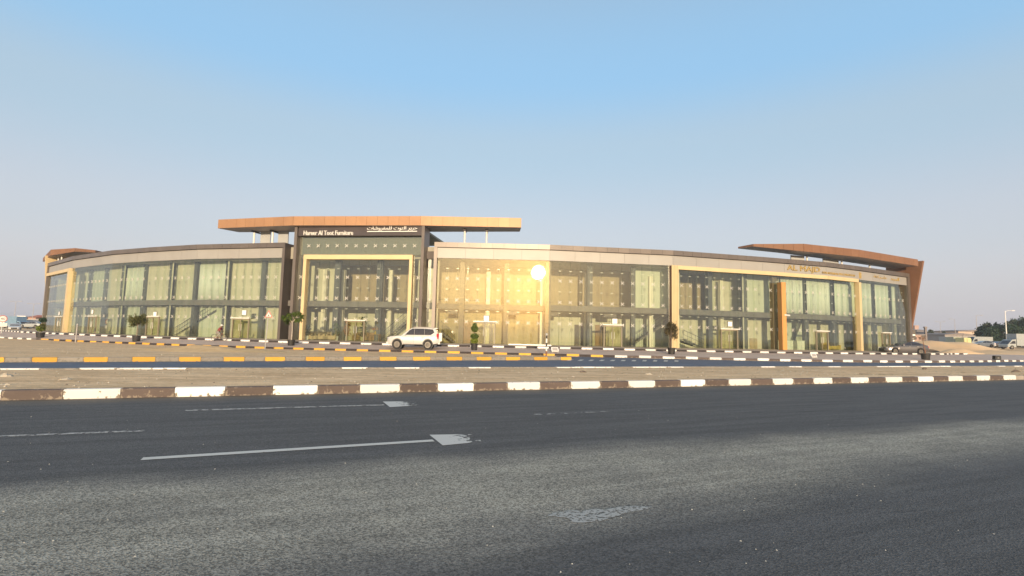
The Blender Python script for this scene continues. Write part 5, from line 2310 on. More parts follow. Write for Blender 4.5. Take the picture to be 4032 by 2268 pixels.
SUV = dict(
    hw=0.94, roof=1.87, sill=0.40, paint='white_paint',
    top=[(-2.36, 0.74), (-2.30, 0.93), (-2.05, 1.05), (-1.5, 1.115), (-0.95, 1.16), (0.5, 1.19), (2.0, 1.21), (2.30, 1.16), (2.40, 0.78)],
    bot=[(-2.36, 0.50), (-2.2, 0.36), (-1.9, 0.38), (-1.0, 0.37), (1.0, 0.37), (1.75, 0.42), (2.40, 0.55)],
    half=[(-2.36, 0.66), (-2.22, 0.82), (-1.8, 0.93), (-1.0, 0.94), (1.6, 0.94), (2.2, 0.89), (2.40, 0.80)],
    arch=[(-1.42, 0.47, 0.39), (1.37, 0.47, 0.39)],
    green=[(-1.08, 1.13), (-0.95, 1.23), (-0.45, 1.62), (-0.18, 1.80), (0.2, 1.855), (0.9, 1.87), (1.6, 1.85), (1.98, 1.80), (2.15, 1.60), (2.30, 1.17)],
    side=[[(-0.72, 1.20), (0.10, 1.205), (0.10, 1.745), (-0.10, 1.735), (-0.36, 1.58)],
          [(0.115, 1.205), (1.02, 1.215), (1.02, 1.755), (0.115, 1.748)],
          [(1.035, 1.215), (1.62, 1.23), (1.93, 1.44), (1.80, 1.70), (1.035, 1.755)]],
    wind=((-0.98, 1.22), (-0.24, 1.76)), rear=((2.27, 1.24), (2.06, 1.74)),
    wheels=[(-1.42, 0.385, 0.255), (1.37, 0.385, 0.255)], spokes=12,
    bits=[((-0.72, 1.00, 1.22), (0.14, 0.18, 0.16), 'white_paint', 'mirror', 0.1),
          ((-2.20, 0.70, 0.90), (0.26, 0.22, 0.17), 'lamp_clear', 'headlight', -0.5),
          ((-2.33, 0.0, 0.78), (0.10, 0.9, 0.28), 'rim_dark', 'grille', 0),
          ((-2.31, 0.0, 0.48), (0.22, 1.5, 0.20), 'white_paint', 'front_bumper', 0),
          ((2.36, 0.0, 0.58), (0.18, 1.55, 0.24), 'white_paint', 'rear_bumper', 0),
          ((2.25, 0.80, 1.12), (0.16, 0.14, 0.44), 'lamp_red', 'tail_light', 0.2),
          ((0.85, 0.66, 1.875), (1.7, 0.05, 0.05), 'sign_grey', 'roof_rail', 0),
          ((2.04, 0.0, 1.80), (0.30, 1.20, 0.06), 'white_paint', 'roof_spoiler', 0),
          ((-0.05, 0.955, 1.02), (0.20, 0.03, 0.04), 'white_paint', 'door_handle', 0),
          ((0.85, 0.955, 1.03), (0.20, 0.03, 0.04), 'white_paint', 'door_handle', 0),
          ((0.06, 0.937, 0.80), (0.018, 0.02, 0.70), 'sign_grey', 'door_seam', 0),
          ((-0.92, 0.937, 0.80), (0.018, 0.02, 0.60), 'sign_grey', 'door_seam', 0),
          ((0.0, 0.93, 0.40), (1.75, 0.16, 0.07), 'rim_dark', 'side_step', 0),
          ((2.47, -0.001, 1.06), (0.26, 0.74, 0.72), 'white_paint', 'spare_wheel_cover', 0)])
p = spot(1629, 1374)
suv = make_car('parked_car', 'white off-road car parked facing left in front of the entrance', 'car', p, 0.06, SUV)
suv.scale = (0.93, 1.0, 1.0)

SALOON = dict(
    hw=0.90, roof=1.45, sill=0.22, paint='grey_paint',
    top=[(-2.42, 0.50), (-2.36, 0.66), (-2.0, 0.78), (-1.3, 0.90), (-0.9, 0.95), (0.6, 0.98), (1.5, 1.02), (2.2, 1.05), (2.38, 0.98), (2.44, 0.55)],
    bot=[(-2.42, 0.30), (-2.2, 0.20), (-1.0, 0.19), (1.2, 0.20), (2.0, 0.26), (2.44, 0.40)],
    half=[(-2.42, 0.62), (-2.2, 0.80), (-1.7, 0.89), (1.6, 0.90), (2.2, 0.84), (2.44, 0.70)],
    arch=[(-1.46, 0.385, 0.33), (1.36, 0.385, 0.33)],
    green=[(-1.05, 0.92), (-0.8, 1.03), (-0.3, 1.27), (0.05, 1.39), (0.5, 1.445), (0.9, 1.45), (1.3, 1.38), (1.7, 1.22), (2.1, 1.06), (2.2, 1.03)],
    side=[[(-0.52, 0.985), (0.40, 1.01), (0.40, 1.385), (0.05, 1.33), (-0.25, 1.20)],
          [(0.46, 1.01), (1.36, 1.045), (1.58, 1.10), (1.22, 1.29), (0.90, 1.375), (0.46, 1.388)]],
    wind=((-0.92, 1.00), (0.0, 1.365)), rear=((2.05, 1.09), (1.32, 1.365)),
    wheels=[(-1.46, 0.325, 0.225), (1.36, 0.325, 0.225)], spokes=5,
    bits=[((-0.55, 0.96, 1.03), (0.16, 0.16, 0.11), 'grey_paint', 'mirror', 0.1),
          ((-2.20, 0.68, 0.68), (0.30, 0.16, 0.10), 'lamp_clear', 'headlight', -0.5),
          ((-2.42, 0.0, 0.46), (0.06, 0.9, 0.26), 'black', 'grille', 0),
          ((2.32, 0.66, 0.86), (0.16, 0.26, 0.14), 'lamp_red', 'tail_light', 0.3),
          ((0.15, 0.915, 0.86), (0.18, 0.03, 0.035), 'sign_grey', 'door_handle', 0),
          ((1.02, 0.915, 0.88), (0.18, 0.03, 0.035), 'sign_grey', 'door_handle', 0)])
p = spot(3557, 1394)
make_car('parked_car', 'dark grey saloon car parked facing left at the right end of the building', 'car', p, -0.06, SALOON)


def far_spec(base, paint, **kw):
    d = dict(base)
    d['paint'] = paint
    d['bits'] = [(c, sz, paint if m_ in ('white_paint', 'grey_paint') else m_, nm, y_) for c, sz, m_, nm, y_ in base['bits']]
    d.update(kw)
    return d


def behind(px, py_base, Y):
    """ground point of a thing Y metres away seen at column px with its foot at row py_base"""
    q = at_y(px, py_base, Y)
    return Vector((q.x, q.y, q.z))


# white car seen from behind on the far left (nose away from us)
p = behind(57, 1301.5, 104.0)
make_car('far_car', 'white saloon car seen from the front in the left background', 'car', p, math.radians(131), far_spec(SALOON, 'white_paint'), 'cars in the left background')


# boxy vehicles: vans, lorries, buses
def van(name, label, cat, loc, rz, L, Wd, H, paint, cab=0.28, box_m=None, group=None, stripe=None, bh=None):
    r = empty(name, loc, rz, label, cat, group)
    q = MB()
    c = L * cab
    prof = [(-L / 2, 0.45), (-L / 2, 0.95), (-L / 2 + 0.22, 1.10), (-L / 2 + c * 0.55, min(H, 1.95) if box_m else H * 0.97),
            (-L / 2 + c, min(H, 2.05) if box_m else H), (-L / 2 + c, 0.45)]
    q.extr([(x, -Wd / 2, z) for x, z in prof], (0, Wd, 0))
    q.build('cab', paint, r)
    q = MB()
    x0 = -L / 2 + c + (0.10 if box_m else 0.004)
    bz = 0.75 if box_m else 0.45
    q.box(((x0 + L / 2) / 2, 0, (bz + (bh or H)) / 2), (L / 2 - x0, Wd * (1.04 if box_m else 1.0), (bh or H) - bz))
    bx = q.build('cargo_box', box_m or paint, r)
    if stripe:
        q = MB()
        q.box(((x0 + L / 2) / 2, 0, bz + ((bh or H) - bz) * 0.42), (L / 2 - x0 + 0.01, Wd * 1.04 + 0.02, 0.32))
        q.build('stripe', stripe, bx)
    q = MB()
    q.box((0.1, 0, 0.50), (L - 0.5, Wd * 0.6, 0.28))
    q.build('chassis', 'black', r)
    for sd in (-1, 1):
        q = MB()
        q.extr([(-L / 2 + 0.42, sd * (Wd / 2 + 0.004), 1.12), (-L / 2 + c - 0.12, sd * (Wd / 2 + 0.004), 1.12), (-L / 2 + c - 0.12, sd * (Wd / 2 + 0.004), 1.70),
                (-L / 2 + c * 0.62, sd * (Wd / 2 + 0.004), 1.70)], (0, -sd * 0.03, 0))
        q.build('side_window', 'car_glass', r)
        for x in (-L / 2 + 0.85, L / 2 - 0.95):
            q = MB()
            q.lathe([(0.001, -0.13), (0.40, -0.13), (0.40, 0.13), (0.001, 0.13)], (0, 0, 0), 16, 'Y')
            w_ = q.build('wheel', 'rubber', r, loc=(x, sd * (Wd / 2 - 0.10), 0.40))
            q = MB()
            q.lathe([(0.001, -0.135), (0.22, -0.135), (0.22, 0.135), (0.001, 0.135)], (0, 0, 0), 12, 'Y')
            q.build('rim', 'rim', w_)
    q = MB()
    a_ = Vector((-L / 2 + 0.20, 0, 1.10))
    b_2 = Vector((-L / 2 + c * 0.55 - 0.03, 0, (min(H, 1.95) if box_m else H * 0.97) - 0.1))
    q.extr([(a_.x, -Wd * 0.44, a_.z), (a_.x, Wd * 0.44, a_.z), (b_2.x, Wd * 0.42, b_2.z), (b_2.x, -Wd * 0.42, b_2.z)], (-0.03, 0, 0.02))
    q.build('windscreen', 'car_glass', r)
    return r


GL = 'vehicles in the left background'
van('lorry', 'blue lorry standing behind the white car on the far left', 'lorry', behind(62, 1296, 128), math.radians(170), 6.5, 2.2, 3.1, 'car_blue', 0.26, 'car_blue', GL)
van('van', 'white van with a dark rear half right of the blue lorry', 'van', behind(100, 1292, 132), math.radians(20), 4.8, 1.9, 2.1, 'white_paint', 0.34, None, GL)
van('minibus', 'white minibus on the left, half hidden by the two ball topiary', 'minibus', behind(141, 1293, 136), math.radians(4), 5.6, 2.0, 2.3, 'white_paint', 0.30, None, GL)
van('van', 'small white van under the 40 speed limit sign', 'van', behind(14, 1287, 128), math.radians(10), 4.6, 1.8, 2.0, 'plate', 0.34, None, GL)
make_car('far_car', 'pale silver car left of the two ball topiary', 'car', behind(125, 1291, 122), math.radians(6), far_spec(SALOON, 'car_silver'), 'cars in the left background')


# houses and sheds far off
def house(name, label, loc, rz, L, D, H, wall, roofm, roof='flat', wins=3, cat='building', rh=1.0, group=None):
    r = empty(name, loc, rz, label, cat, group)
    q = MB()
    q.box((0, D / 2, H / 2 - 0.3), (L, D, H + 0.6))
    w = q.build('wall', wall, r)
    q = MB()
    if roof == 'flat':
        q.box((0, D / 2, H + 0.16), (L + 0.3, D + 0.3, 0.30))
    elif roof == 'gable':
        q.extr([(-L / 2 - 0.3, -0.4, H + 0.01), (-L / 2 - 0.3, D + 0.4, H + 0.01), (-L / 2 - 0.3, D / 2, H + rh)], (L + 0.6, 0, 0))
    elif roof == 'front':
        q.extr([(-L / 2 - 0.3, -0.3, H + 0.01), (L / 2 + 0.3, -0.3, H + 0.01), (L / 2 + 0.3, -0.3, H + 0.15), (0, -0.3, H + rh), (-L / 2 - 0.3, -0.3, H + 0.15)], (0, D + 0.6, 0))
    else:
        q.extr([(-L / 2 - 0.3, -0.3, H + 0.01), (L / 2 + 0.3, -0.3, H + 0.01), (L / 2 + 0.3, -0.3, H + rh), (-L / 2 - 0.3, -0.3, H + 0.25)], (0, D + 0.6, 0))
    q.build('roof', roofm, r)
    for k in range(wins):
        q = MB()
        q.box((-L / 2 + (k + 0.5) * L / wins, -0.02, H * 0.55), (min(1.2, L / wins * 0.4), 0.06, min(1.3, H * 0.35)))
        f_ = q.build('window', 'void', r)
        q = MB()
        q.box((-L / 2 + (k + 0.5) * L / wins, -0.04, H * 0.55 - min(1.3, H * 0.35) / 2 - 0.05), (min(1.2, L / wins * 0.4) + 0.2, 0.14, 0.09))
        q.build('sill', wall, f_)
    q = MB()
    q.box((L * 0.32, -0.03, 1.05), (1.0, 0.06, 2.1))
    q.build('door', 'door_dark', r)
    return r


def far_house(name, label, px0, px1, pyt, pyb, Y, wall, roofm, roof='flat', D=8, wins=3, rh=None, **kw):
    a, b = at_y(px0, pyb, Y), at_y(px1, pyb, Y)
    t = at_y((px0 + px1) / 2, pyt, Y)
    H = t.z - (a.z + b.z) / 2
    c = (a + b) / 2
    return house(name, label, c, 0.0, (b - a).length, D, H, wall, roofm, roof, wins, rh=rh or H * 0.25, **kw)


far_house('shop_house', 'low house with a white flat roof behind the blue lorry', 66, 98, 1247, 1272, 190, 'house_tan', 'plate', 'flat')
far_house('red_roof_house', 'pale low house with a red strip under its roof on the far left', 108, 138, 1250, 1280, 190, 'house_pink', 'roof_red', 'gable', rh=1.0)
far_house('shed', 'dark blue shed behind the 40 sign on the far left', 30, 60, 1253, 1276, 200, 'car_blue', 'roof_grey', 'flat', wins=2)
far_house('pink_house', 'pink low house at the right end of the showroom', 3581, 3648, 1320, 1347, 150, 'house_pink', 'roof_grey', 'flat', wins=4)
far_house('domed_shed', 'dark brown low shed on the skyline right of the copper fin', 3611, 3650, 1301, 1318, 240, 'roof_grey', 'house_grey', 'gable', wins=2)
far_house('long_house', 'long pale house with a brown roof behind the sand mound', 3650, 3712, 1312, 1336, 200, 'house_grey', 'roof_grey', 'gable', wins=4)
far_house('orange_house', 'small orange house beside the grey shed behind the sand mound', 3679, 3704, 1318, 1340, 185, 'house_tan', 'house_tan', 'flat', wins=1)
far_house('grey_shed', 'wide grey shed with a shallow pitched roof in the right background', 3722, 3850, 1320, 1354, 170, 'house_grey', 'roof_grey', 'front', D=14, wins=0, rh=None)
far_house('warehouse', 'cream warehouse with a sloping grey roof edge behind the grey shed', 3775, 3856, 1306, 1340, 215, 'house_tan', 'roof_grey', 'mono', D=14, wins=2)
q_ = behind(3592, 1338, 112)
far_house('white_cabin', 'tiny white site cabin at the foot of the copper fin', 3578, 3600, 1322, 1338, 112, 'plate', 'plate', 'flat', D=3, wins=1)


def container(label, px0, px1, pyt, pyb, Y, m):
    a, b = at_y(px0, pyb, Y), at_y(px1, pyb, Y)
    H = at_y((px0 + px1) / 2, pyt, Y).z - (a.z + b.z) / 2
    L = (b - a).length
    r = empty('container', (a + b) / 2, 0.0, label, 'container', 'containers on the sand')
    q = MB()
    q.box((0, 1.2, H / 2), (L, 2.4, H))
    q.build('body', m, r)
    q = MB()
    n_ = int(L / 0.35)
    for k in range(n_):
        q.box((-L / 2 + (k + 0.5) * L / n_, -0.02, H / 2), (0.16, 0.06, H - 0.3))
    o = q.build('corrugations', m, r)
    o['kind'] = 'stuff'
    q = MB()
    q.box((L * 0.25, -0.04, H * 0.45), (0.9, 0.05, H * 0.8))
    q.build('door', 'house_grey' if m != 'cont_yellow' else 'cont_yellow', r)
    return r


container('grey metal container behind the crest of the sand mound', 3727, 3753, 1327, 1350, 135, 'cont_grey')
container('greenish grey container between the grey and the yellow ones', 3756, 3784, 1327, 1355, 128, 'cont_green')
container('pale yellow container at the right end of the row', 3797, 3824, 1330, 1358, 124, 'cont_yellow')

GRV = 'vehicles in the right background'
van('van', 'silver van parked left of the light pole in the right background', 'van', behind(3855, 1363, 128), math.radians(2), 5.4, 1.9, 2.3, 'car_silver', 0.3, None, GRV)
make_car('far_car', 'white car in front of the silver van on the right', 'car', behind(3867, 1367, 118), math.radians(-4), far_spec(SALOON, 'white_paint'), GRV)
make_car('far_car', 'dark car right of the white one at the edge of the sand', 'car', behind(3893, 1367, 124), math.radians(3), far_spec(SALOON, 'car_dark'), GRV)
make_car('far_car', 'dark grey car nearest to the tall light pole on the right', 'car', behind(3928, 1369, 120), math.radians(8), far_spec(SALOON, 'grey_paint'), GRV)
van('lorry', 'pale box lorry at the right edge in front of the trees', 'lorry', behind(4020, 1376, 108), math.radians(-3), 7.0, 2.2, 3.2, 'car_silver', 0.24, 'cont_grey', GRV)


# light poles
def light_pole(label, px, pyt, pyb, Y, arm=1, group='light poles in the background', m='sign_grey', side=1):
    b, t = at_y(px, pyb, Y), at_y(px, pyt, Y)
    H = t.z - b.z
    r = empty('light_pole', b, 0, label, 'light pole', group)
    q = MB()
    q.tube([(0, 0, -0.3), (0, 0, H * 0.5), (0, 0, H)], [0.10, 0.075, 0.05] if m == 'sign_grey' else [0.13, 0.10, 0.065], 8)
    q.build('pole', m, r)
    q = MB()
    q.tube([(0, 0, H - 0.1), (side * 0.7, 0, H + 0.12), (side * 1.5, 0, H + 0.16)], [0.05, 0.045, 0.04], 6)
    if arm == 2:
        q.tube([(0, 0, H - 0.1), (-side * 0.7, 0, H + 0.12), (-side * 1.5, 0, H + 0.16)], [0.05, 0.045, 0.04], 6)
    q.build('arm', m, r)
    for s_ in ((1, -1) if arm == 2 else (1,)):
        q = MB()
        q.box((s_ * side * 1.75, 0, H + 0.15), (0.7, 0.28, 0.12))
        q.build('lamp_head', m, r)
    return r


light_pole('double armed light pole above the blue lorry on the far left', 53, 1188, 1285, 175, 2)
light_pole('light pole above the red roofed house on the far left', 125, 1197, 1283, 170, 2)
light_pole('tall pale light pole in front of the trees on the right', 3966, 1225, 1362, 118, 1, m='post_white')
light_pole('light pole at the left edge of the dark trees', 3849, 1243, 1340, 165, 1)
light_pole('thin light pole over the grey shed', 3763, 1258, 1338, 200, 1, side=-1)
light_pole('faint light pole left of the grey shed', 3705, 1268, 1335, 220, 2)
p = behind(3646, 1345, 150)
r = empty('utility_post', p, 0, 'short dark square post rising beside the brown shed on the skyline', 'post')
q = MB()
q.box((0, 0, 1.9), (0.5, 0.5, 4.2))
q.build('shaft', 'roof_grey', r)
q = MB()
q.box((0, 0, 4.1), (0.8, 0.6, 0.35))
q.build('cap', 'roof_grey', r)
p = behind(3970, 1371, 116)
r = empty('concrete_block', p, 0.1, 'tan concrete block at the foot of the tall light pole', 'concrete block')
q = MB()
q.prism([(-1.0, -0.6), (1.0, -0.6), (1.0, 0.6), (-1.0, 0.6)], 0, [0.7, 0.62, 0.66, 0.72])
q.build('block', 'house_tan', r)
# far tower on the haze line
p = behind(3605, 1318, 420)
r = empty('far_tower', p, 0, 'pale slim tower on the horizon right of the copper fin', 'tower')
q = MB()
q.box((0, 0, 3.2), (3.2, 3.2, 7.6))
q.build('shaft', 'house_pink', r)
q = MB()
q.box((0, 0, 7.2), (3.7, 3.7, 0.4))
q.build('parapet', 'house_pink', r)


# trees on the right
def tree(label, px, pyt, pyb, Y, w_px, m, seed, group='trees in the right background'):
    R_ = random.Random(seed)
    b = at_y(px, pyb, Y)
    H = at_y(px, pyt, Y).z - b.z
    Wd = w_px * Y / F
    r = empty('tree', b, 0, label, 'tree', group)
    q = MB()
    q.tube([(0, 0, -0.2), (0.1, 0, H * 0.3), (R_.uniform(-.3, .3), R_.uniform(-.3, .3), H * 0.75)], [0.22, 0.16, 0.05], 7)
    for i in range(6):
        g = R_.uniform(0, 2 * PI)
        q.tube([(0.05, 0, H * R_.uniform(0.2, 0.5)), (math.cos(g) * Wd * 0.35, math.sin(g) * Wd * 0.35, H * R_.uniform(0.55, 0.85))], [0.08, 0.02], 5)
    q.build('trunk', 'bark', r)
    q = MB()
    nclump = 40
    for i in range(nclump):
        t = R_.random()
        zz = H * (0.12 + 0.86 * t)
        rr = Wd * 0.5 * (0.35 + 0.75 * math.sin(PI * min(0.97, 0.25 + t * 0.72)))
        g = R_.uniform(0, 2 * PI)
        k_ = R_.random() ** 0.5
        c = Vector((math.cos(g) * rr * k_, math.sin(g) * rr * k_, zz))
        s_ = R_.uniform(0.5, 0.9) * Wd * 0.26
        for j in range(60):
            q.leaf(c + Vector((R_.gauss(0, s_ * 0.6), R_.gauss(0, s_ * 0.6), R_.gauss(0, s_ * 0.5))), R_.uniform(0.35, 0.7), R_)
    q.build('crown', m, r, normals=False)
    return r


TREES = [('dark green tree at the left edge of the row, behind the silver van', 3868, 1290, 1360, 150, 40, 'leaf_dark'),
         ('greyish rounded tree standing over the silver van', 3888, 1275, 1360, 152, 44, 'leaf_grey'),
         ('low dark tree behind the dark cars', 3906, 1292, 1362, 142, 44, 'leaf_dark'),
         ('grey topped tree above the dark cars', 3924, 1276, 1362, 150, 40, 'leaf_grey'),
         ('dark green tree just left of the tall pale light pole', 3944, 1284, 1363, 142, 46, 'leaf_dark'),
         ('brownish green tree just right of the tall pale light pole', 3982, 1270, 1364, 140, 46, 'leaf_grey'),
         ('tall tree behind the box lorry at the right', 4008, 1256, 1366, 145, 50, 'leaf_grey'),
         ('dark green tree over the box lorry', 3996, 1284, 1366, 132, 50, 'leaf_dark'),
         ('tallest tree at the right edge of the photo', 4034, 1254, 1368, 138, 56, 'leaf_dark'),
         ('dark green tree beyond the right edge lorry', 4060, 1262, 1370, 140, 60, 'leaf_dark')]
for i, (lab, px, pyt, pyb, Y, w, m_) in enumerate(TREES):
    tree(lab, px, pyt, pyb, Y, w, m_, 50 + i)
tree('small bushy tree on the skyline beside the short pole', 3664, 1300, 1340, 190, 16, 'leaf_grey', 71)
tree('low dark bush on the skyline left of the grey shed', 3718, 1305, 1330, 200, 10, 'leaf_grey', 72)


# sand mounds in the right field
def mound(cx, cy, rx_, ry_, h, seed, name='sand_mound', m='sand_far'):
    q = MB()
    N, K = 30, 18
    for i in range(N + 1):
        for j in range(K + 1):
            u_, v_ = (i / N - 0.5) * 2, (j / K - 0.5) * 2
            x, y = cx + u_ * rx_, cy + v_ * ry_
            rr = math.hypot(u_, v_)
            z = h * smooth01(1.04 - rr) * (0.8 + 0.45 * nz(x, y, 0.22, seed)) + 0.08 * nz(x, y, 0.9, seed) * smooth01(1.1 - rr)
            q.v.append((x, y, hgt(x, y) + z - 0.05 - (0.35 if rr > 0.98 else 0)))
    for i in range(N):
        for j in range(K):
            k = i * (K + 1) + j
            q.f.append((k, k + K + 1, k + K + 2, k + 1))
            q.m.append(0)
    o = q.build(name, m, normals=False, smooth=True)
    o['kind'] = 'structure'
    return o


c = behind(3690, 1352, 92)
mound(c.x, c.y, 15, 8, 2.0, 3)
c = behind(3778, 1375, 80)
mound(c.x, c.y, 3.2, 2.4, 0.9, 11)
c = behind(3880, 1380, 88)
mound(c.x, c.y, 13, 8, 0.55, 17)
c = behind(3668, 1366, 84)
mound(c.x, c.y, 1.6, 1.0, 0.45, 23, 'dark_soil_heap', 'soil')

# ------------------------------------------------------------------ cyclist
p = spot(862, 1343)
bk = empty('bicycle', p, 0.05, 'old bicycle ridden along the shopfront kerb past the left wing', 'bicycle')
S_ = 0.92
for x in (-0.50, 0.50):
    q = MB()
    R0, r0 = 0.33 * S_, 0.022
    n_, k_ = 22, 5
    vs, fs = [], []
    for i in range(n_):
        g = 2 * PI * i / n_
        for j in range(k_):
            h = 2 * PI * j / k_
            rr = R0 + r0 * math.cos(h)
            vs.append((rr * math.cos(g), r0 * math.sin(h), rr * math.sin(g)))
    for i in range(n_):
        for j in range(k_):
            fs.append((i * k_ + j, ((i + 1) % n_) * k_ + j, ((i + 1) % n_) * k_ + (j + 1) % k_, i * k_ + (j + 1) % k_))
    q.add(vs, fs)
    w_ = q.build('wheel', 'rubber', bk, loc=(x * S_, 0, (R0 + r0)))
    q = MB()
    for i in range(8):
        g = PI * i / 8
        q.tube([(-math.cos(g) * R0, 0, -math.sin(g) * R0), (math.cos(g) * R0, 0, math.sin(g) * R0)], 0.004, 4)
    q.build('spokes', 'steel', w_)
q = MB()
A_, B_, C_, D_, E_ = [Vector((x * S_, 0, z * S_)) for x, z in ((-0.50, 0.35), (-0.10, 0.30), (-0.20, 0.80), (0.34, 0.80), (0.50, 0.35))]
for a, b in ((A_, B_), (A_, C_), (B_, C_), (C_, D_), (B_, D_), (D_, E_)):
    q.tube([a, b], 0.018, 6)
q.build('frame', 'rust', bk)
q = MB()
q.tube([D_, D_ + Vector((-0.02, 0, 0.16))], 0.016, 6)
q.tube([D_ + Vector((-0.14, -0.27, 0.18)), D_ + Vector((0, -0.1, 0.17)), D_ + Vector((0, 0.1, 0.17)), D_ + Vector((-0.14, 0.27, 0.18))], 0.014, 6)
q.build('handlebar', 'black', bk)
q = MB()
q.box((C_.x, 0, C_.z + 0.05), (0.26, 0.14, 0.05))
q.build('saddle', 'black', bk)
q = MB()
q.box((B_.x + 0.15, 0.10, B_.z - 0.05), (0.10, 0.09, 0.02))
q.box((B_.x - 0.15, -0.10, B_.z + 0.05), (0.10, 0.09, 0.02))
q.tube([(B_.x + 0.15, 0.06, B_.z - 0.05), (B_.x, 0.05, B_.z), (B_.x, -0.05, B_.z), (B_.x - 0.15, -0.06, B_.z + 0.05)], 0.012, 5)
q.build('pedals', 'steel', bk)


def skinned(name, verts, edges, radii, m, parent, root=0, sub=2):
    me = bpy.data.meshes.new(name)
    me.from_pydata(verts, edges, [])
    me.materials.append(M[m])
    o = bpy.data.objects.new(name, me)
    COL.objects.link(o)
    o.parent = parent
    sk = o.modifiers.new('skin', 'SKIN')
    sk.use_smooth_shade = True
    for i, r_ in enumerate(radii):
        sv = me.skin_vertices[0].data[i]
        sv.radius = (r_, r_) if not isinstance(r_, tuple) else r_
        sv.use_root = (i == root)
    sb = o.modifiers.new('sub', 'SUBSURF')
    sb.levels = sb.render_levels = sub
    return o


pr = empty('person', (p.x, p.y, p.z), 0.05, 'cyclist in a maroon shirt and white cap riding to the right', 'person')
hip = Vector((-0.17, 0, 0.90)) * S_ + Vector((0, 0, 0.02))
chest = Vector((0.06, 0, 1.28)) * S_
neck = Vector((0.12, 0, 1.42)) * S_
head = Vector((0.17, 0, 1.55)) * S_
V_ = [hip, (hip + chest) / 2, chest, neck]
E2 = [(0, 1), (1, 2), (2, 3)]
Rr = [(0.13, 0.15), (0.12, 0.15), (0.12, 0.17), 0.06]
hands = []
for sd in (-1, 1):
    sh = chest + Vector((0.02, sd * 0.17, 0.06))
    el = Vector((0.18, sd * 0.26, 1.10)) * S_
    hd = Vector((0.26, sd * 0.25, 1.00)) * S_
    o_ = len(V_)
    V_ += [sh, el, hd]
    E2 += [(2, o_), (o_, o_ + 1), (o_ + 1, o_ + 2)]
    Rr += [0.06, 0.045, 0.032]
    hands.append(hd)
    hp_ = hip + Vector((0.02, sd * 0.09, -0.02))
    kn = Vector((0.16, sd * 0.13, 0.66 if sd > 0 else 0.74)) * S_
    an = Vector((0.03 if sd > 0 else -0.22, sd * 0.11, 0.28 if sd > 0 else 0.38)) * S_
    ft = an + Vector((0.14, 0, -0.07))
    o_ = len(V_)
    V_ += [hp_, kn, an, ft]
    E2 += [(0, o_), (o_, o_ + 1), (o_ + 1, o_ + 2), (o_ + 2, o_ + 3)]
    Rr += [0.095, 0.062, 0.042, 0.035]
# one continuous body with head
o_ = len(V_)
V_ += [head, head + Vector((0.01, 0, 0.09))]
E2 += [(3, o_), (o_, o_ + 1)]
Rr += [(0.078, 0.09), (0.06, 0.07)]
body = skinned('body', V_, E2, Rr, 'skin', pr)
# shirt: torso and sleeves, a little wider than the body
sv = [hip + Vector((0.02, 0, 0.04)), (hip + chest) / 2, chest, neck - Vector((0.01, 0, 0.03))]
se = [(0, 1), (1, 2), (2, 3)]
sr = [(0.145, 0.165), (0.135, 0.165), (0.135, 0.185), 0.075]
for sd in (-1, 1):
    o_ = len(sv)
    sv += [chest + Vector((0.02, sd * 0.17, 0.06)), Vector((0.15, sd * 0.24, 1.16)) * S_]
    se += [(2, o_), (o_, o_ + 1)]
    sr += [0.075, 0.062]
skinned('shirt', sv, se, sr, 'shirt', pr)
tv = [hip + Vector((0, 0, 0.02))]
te, tr_ = [], [(0.145, 0.16)]
for sd in (-1, 1):
    o_ = len(tv)
    tv += [hip + Vector((0.02, sd * 0.09, -0.02)), Vector((0.16, sd * 0.13, 0.66 if sd > 0 else 0.74)) * S_,
           Vector((0.03 if sd > 0 else -0.22, sd * 0.11, 0.33 if sd > 0 else 0.43)) * S_]
    te += [(0, o_), (o_, o_ + 1), (o_ + 1, o_ + 2)]
    tr_ += [0.105, 0.075, 0.058]
skinned('trousers', tv, te, tr_, 'trousers', pr)
q = MB()
q.lathe([(0.098, 0.02), (0.104, 0.06), (0.085, 0.115), (0.03, 0.14)], (head.x, 0, head.z + 0.02), 14)
q.box((head.x + 0.12, 0, head.z + 0.05), (0.12, 0.14, 0.015), ry=0.15)
q.build('cap', 'plate', pr, smooth=False)
for hd, sd in zip(hands, (-1, 1)):
    q = MB()
    for i in range(4):
        y_ = sd * (0.215 + 0.022 * i) * S_ * 1.0
        q.tube([(hd.x - 0.02, y_, hd.z + 0.02), (hd.x + 0.03, y_, hd.z + 0.025), (hd.x + 0.045, y_, hd.z - 0.005), (hd.x + 0.025, y_, hd.z - 0.03)],
               [0.011, 0.010, 0.009, 0.008], 5)
    q.tube([(hd.x - 0.02, sd * 0.19 * S_, hd.z + 0.01), (hd.x + 0.015, sd * 0.185 * S_, hd.z - 0.02)], [0.012, 0.009], 5)
    q.box((hd.x - 0.025, sd * 0.245 * S_, hd.z + 0.012), (0.06, 0.085, 0.03))
    q.build('hand', 'skin', pr)

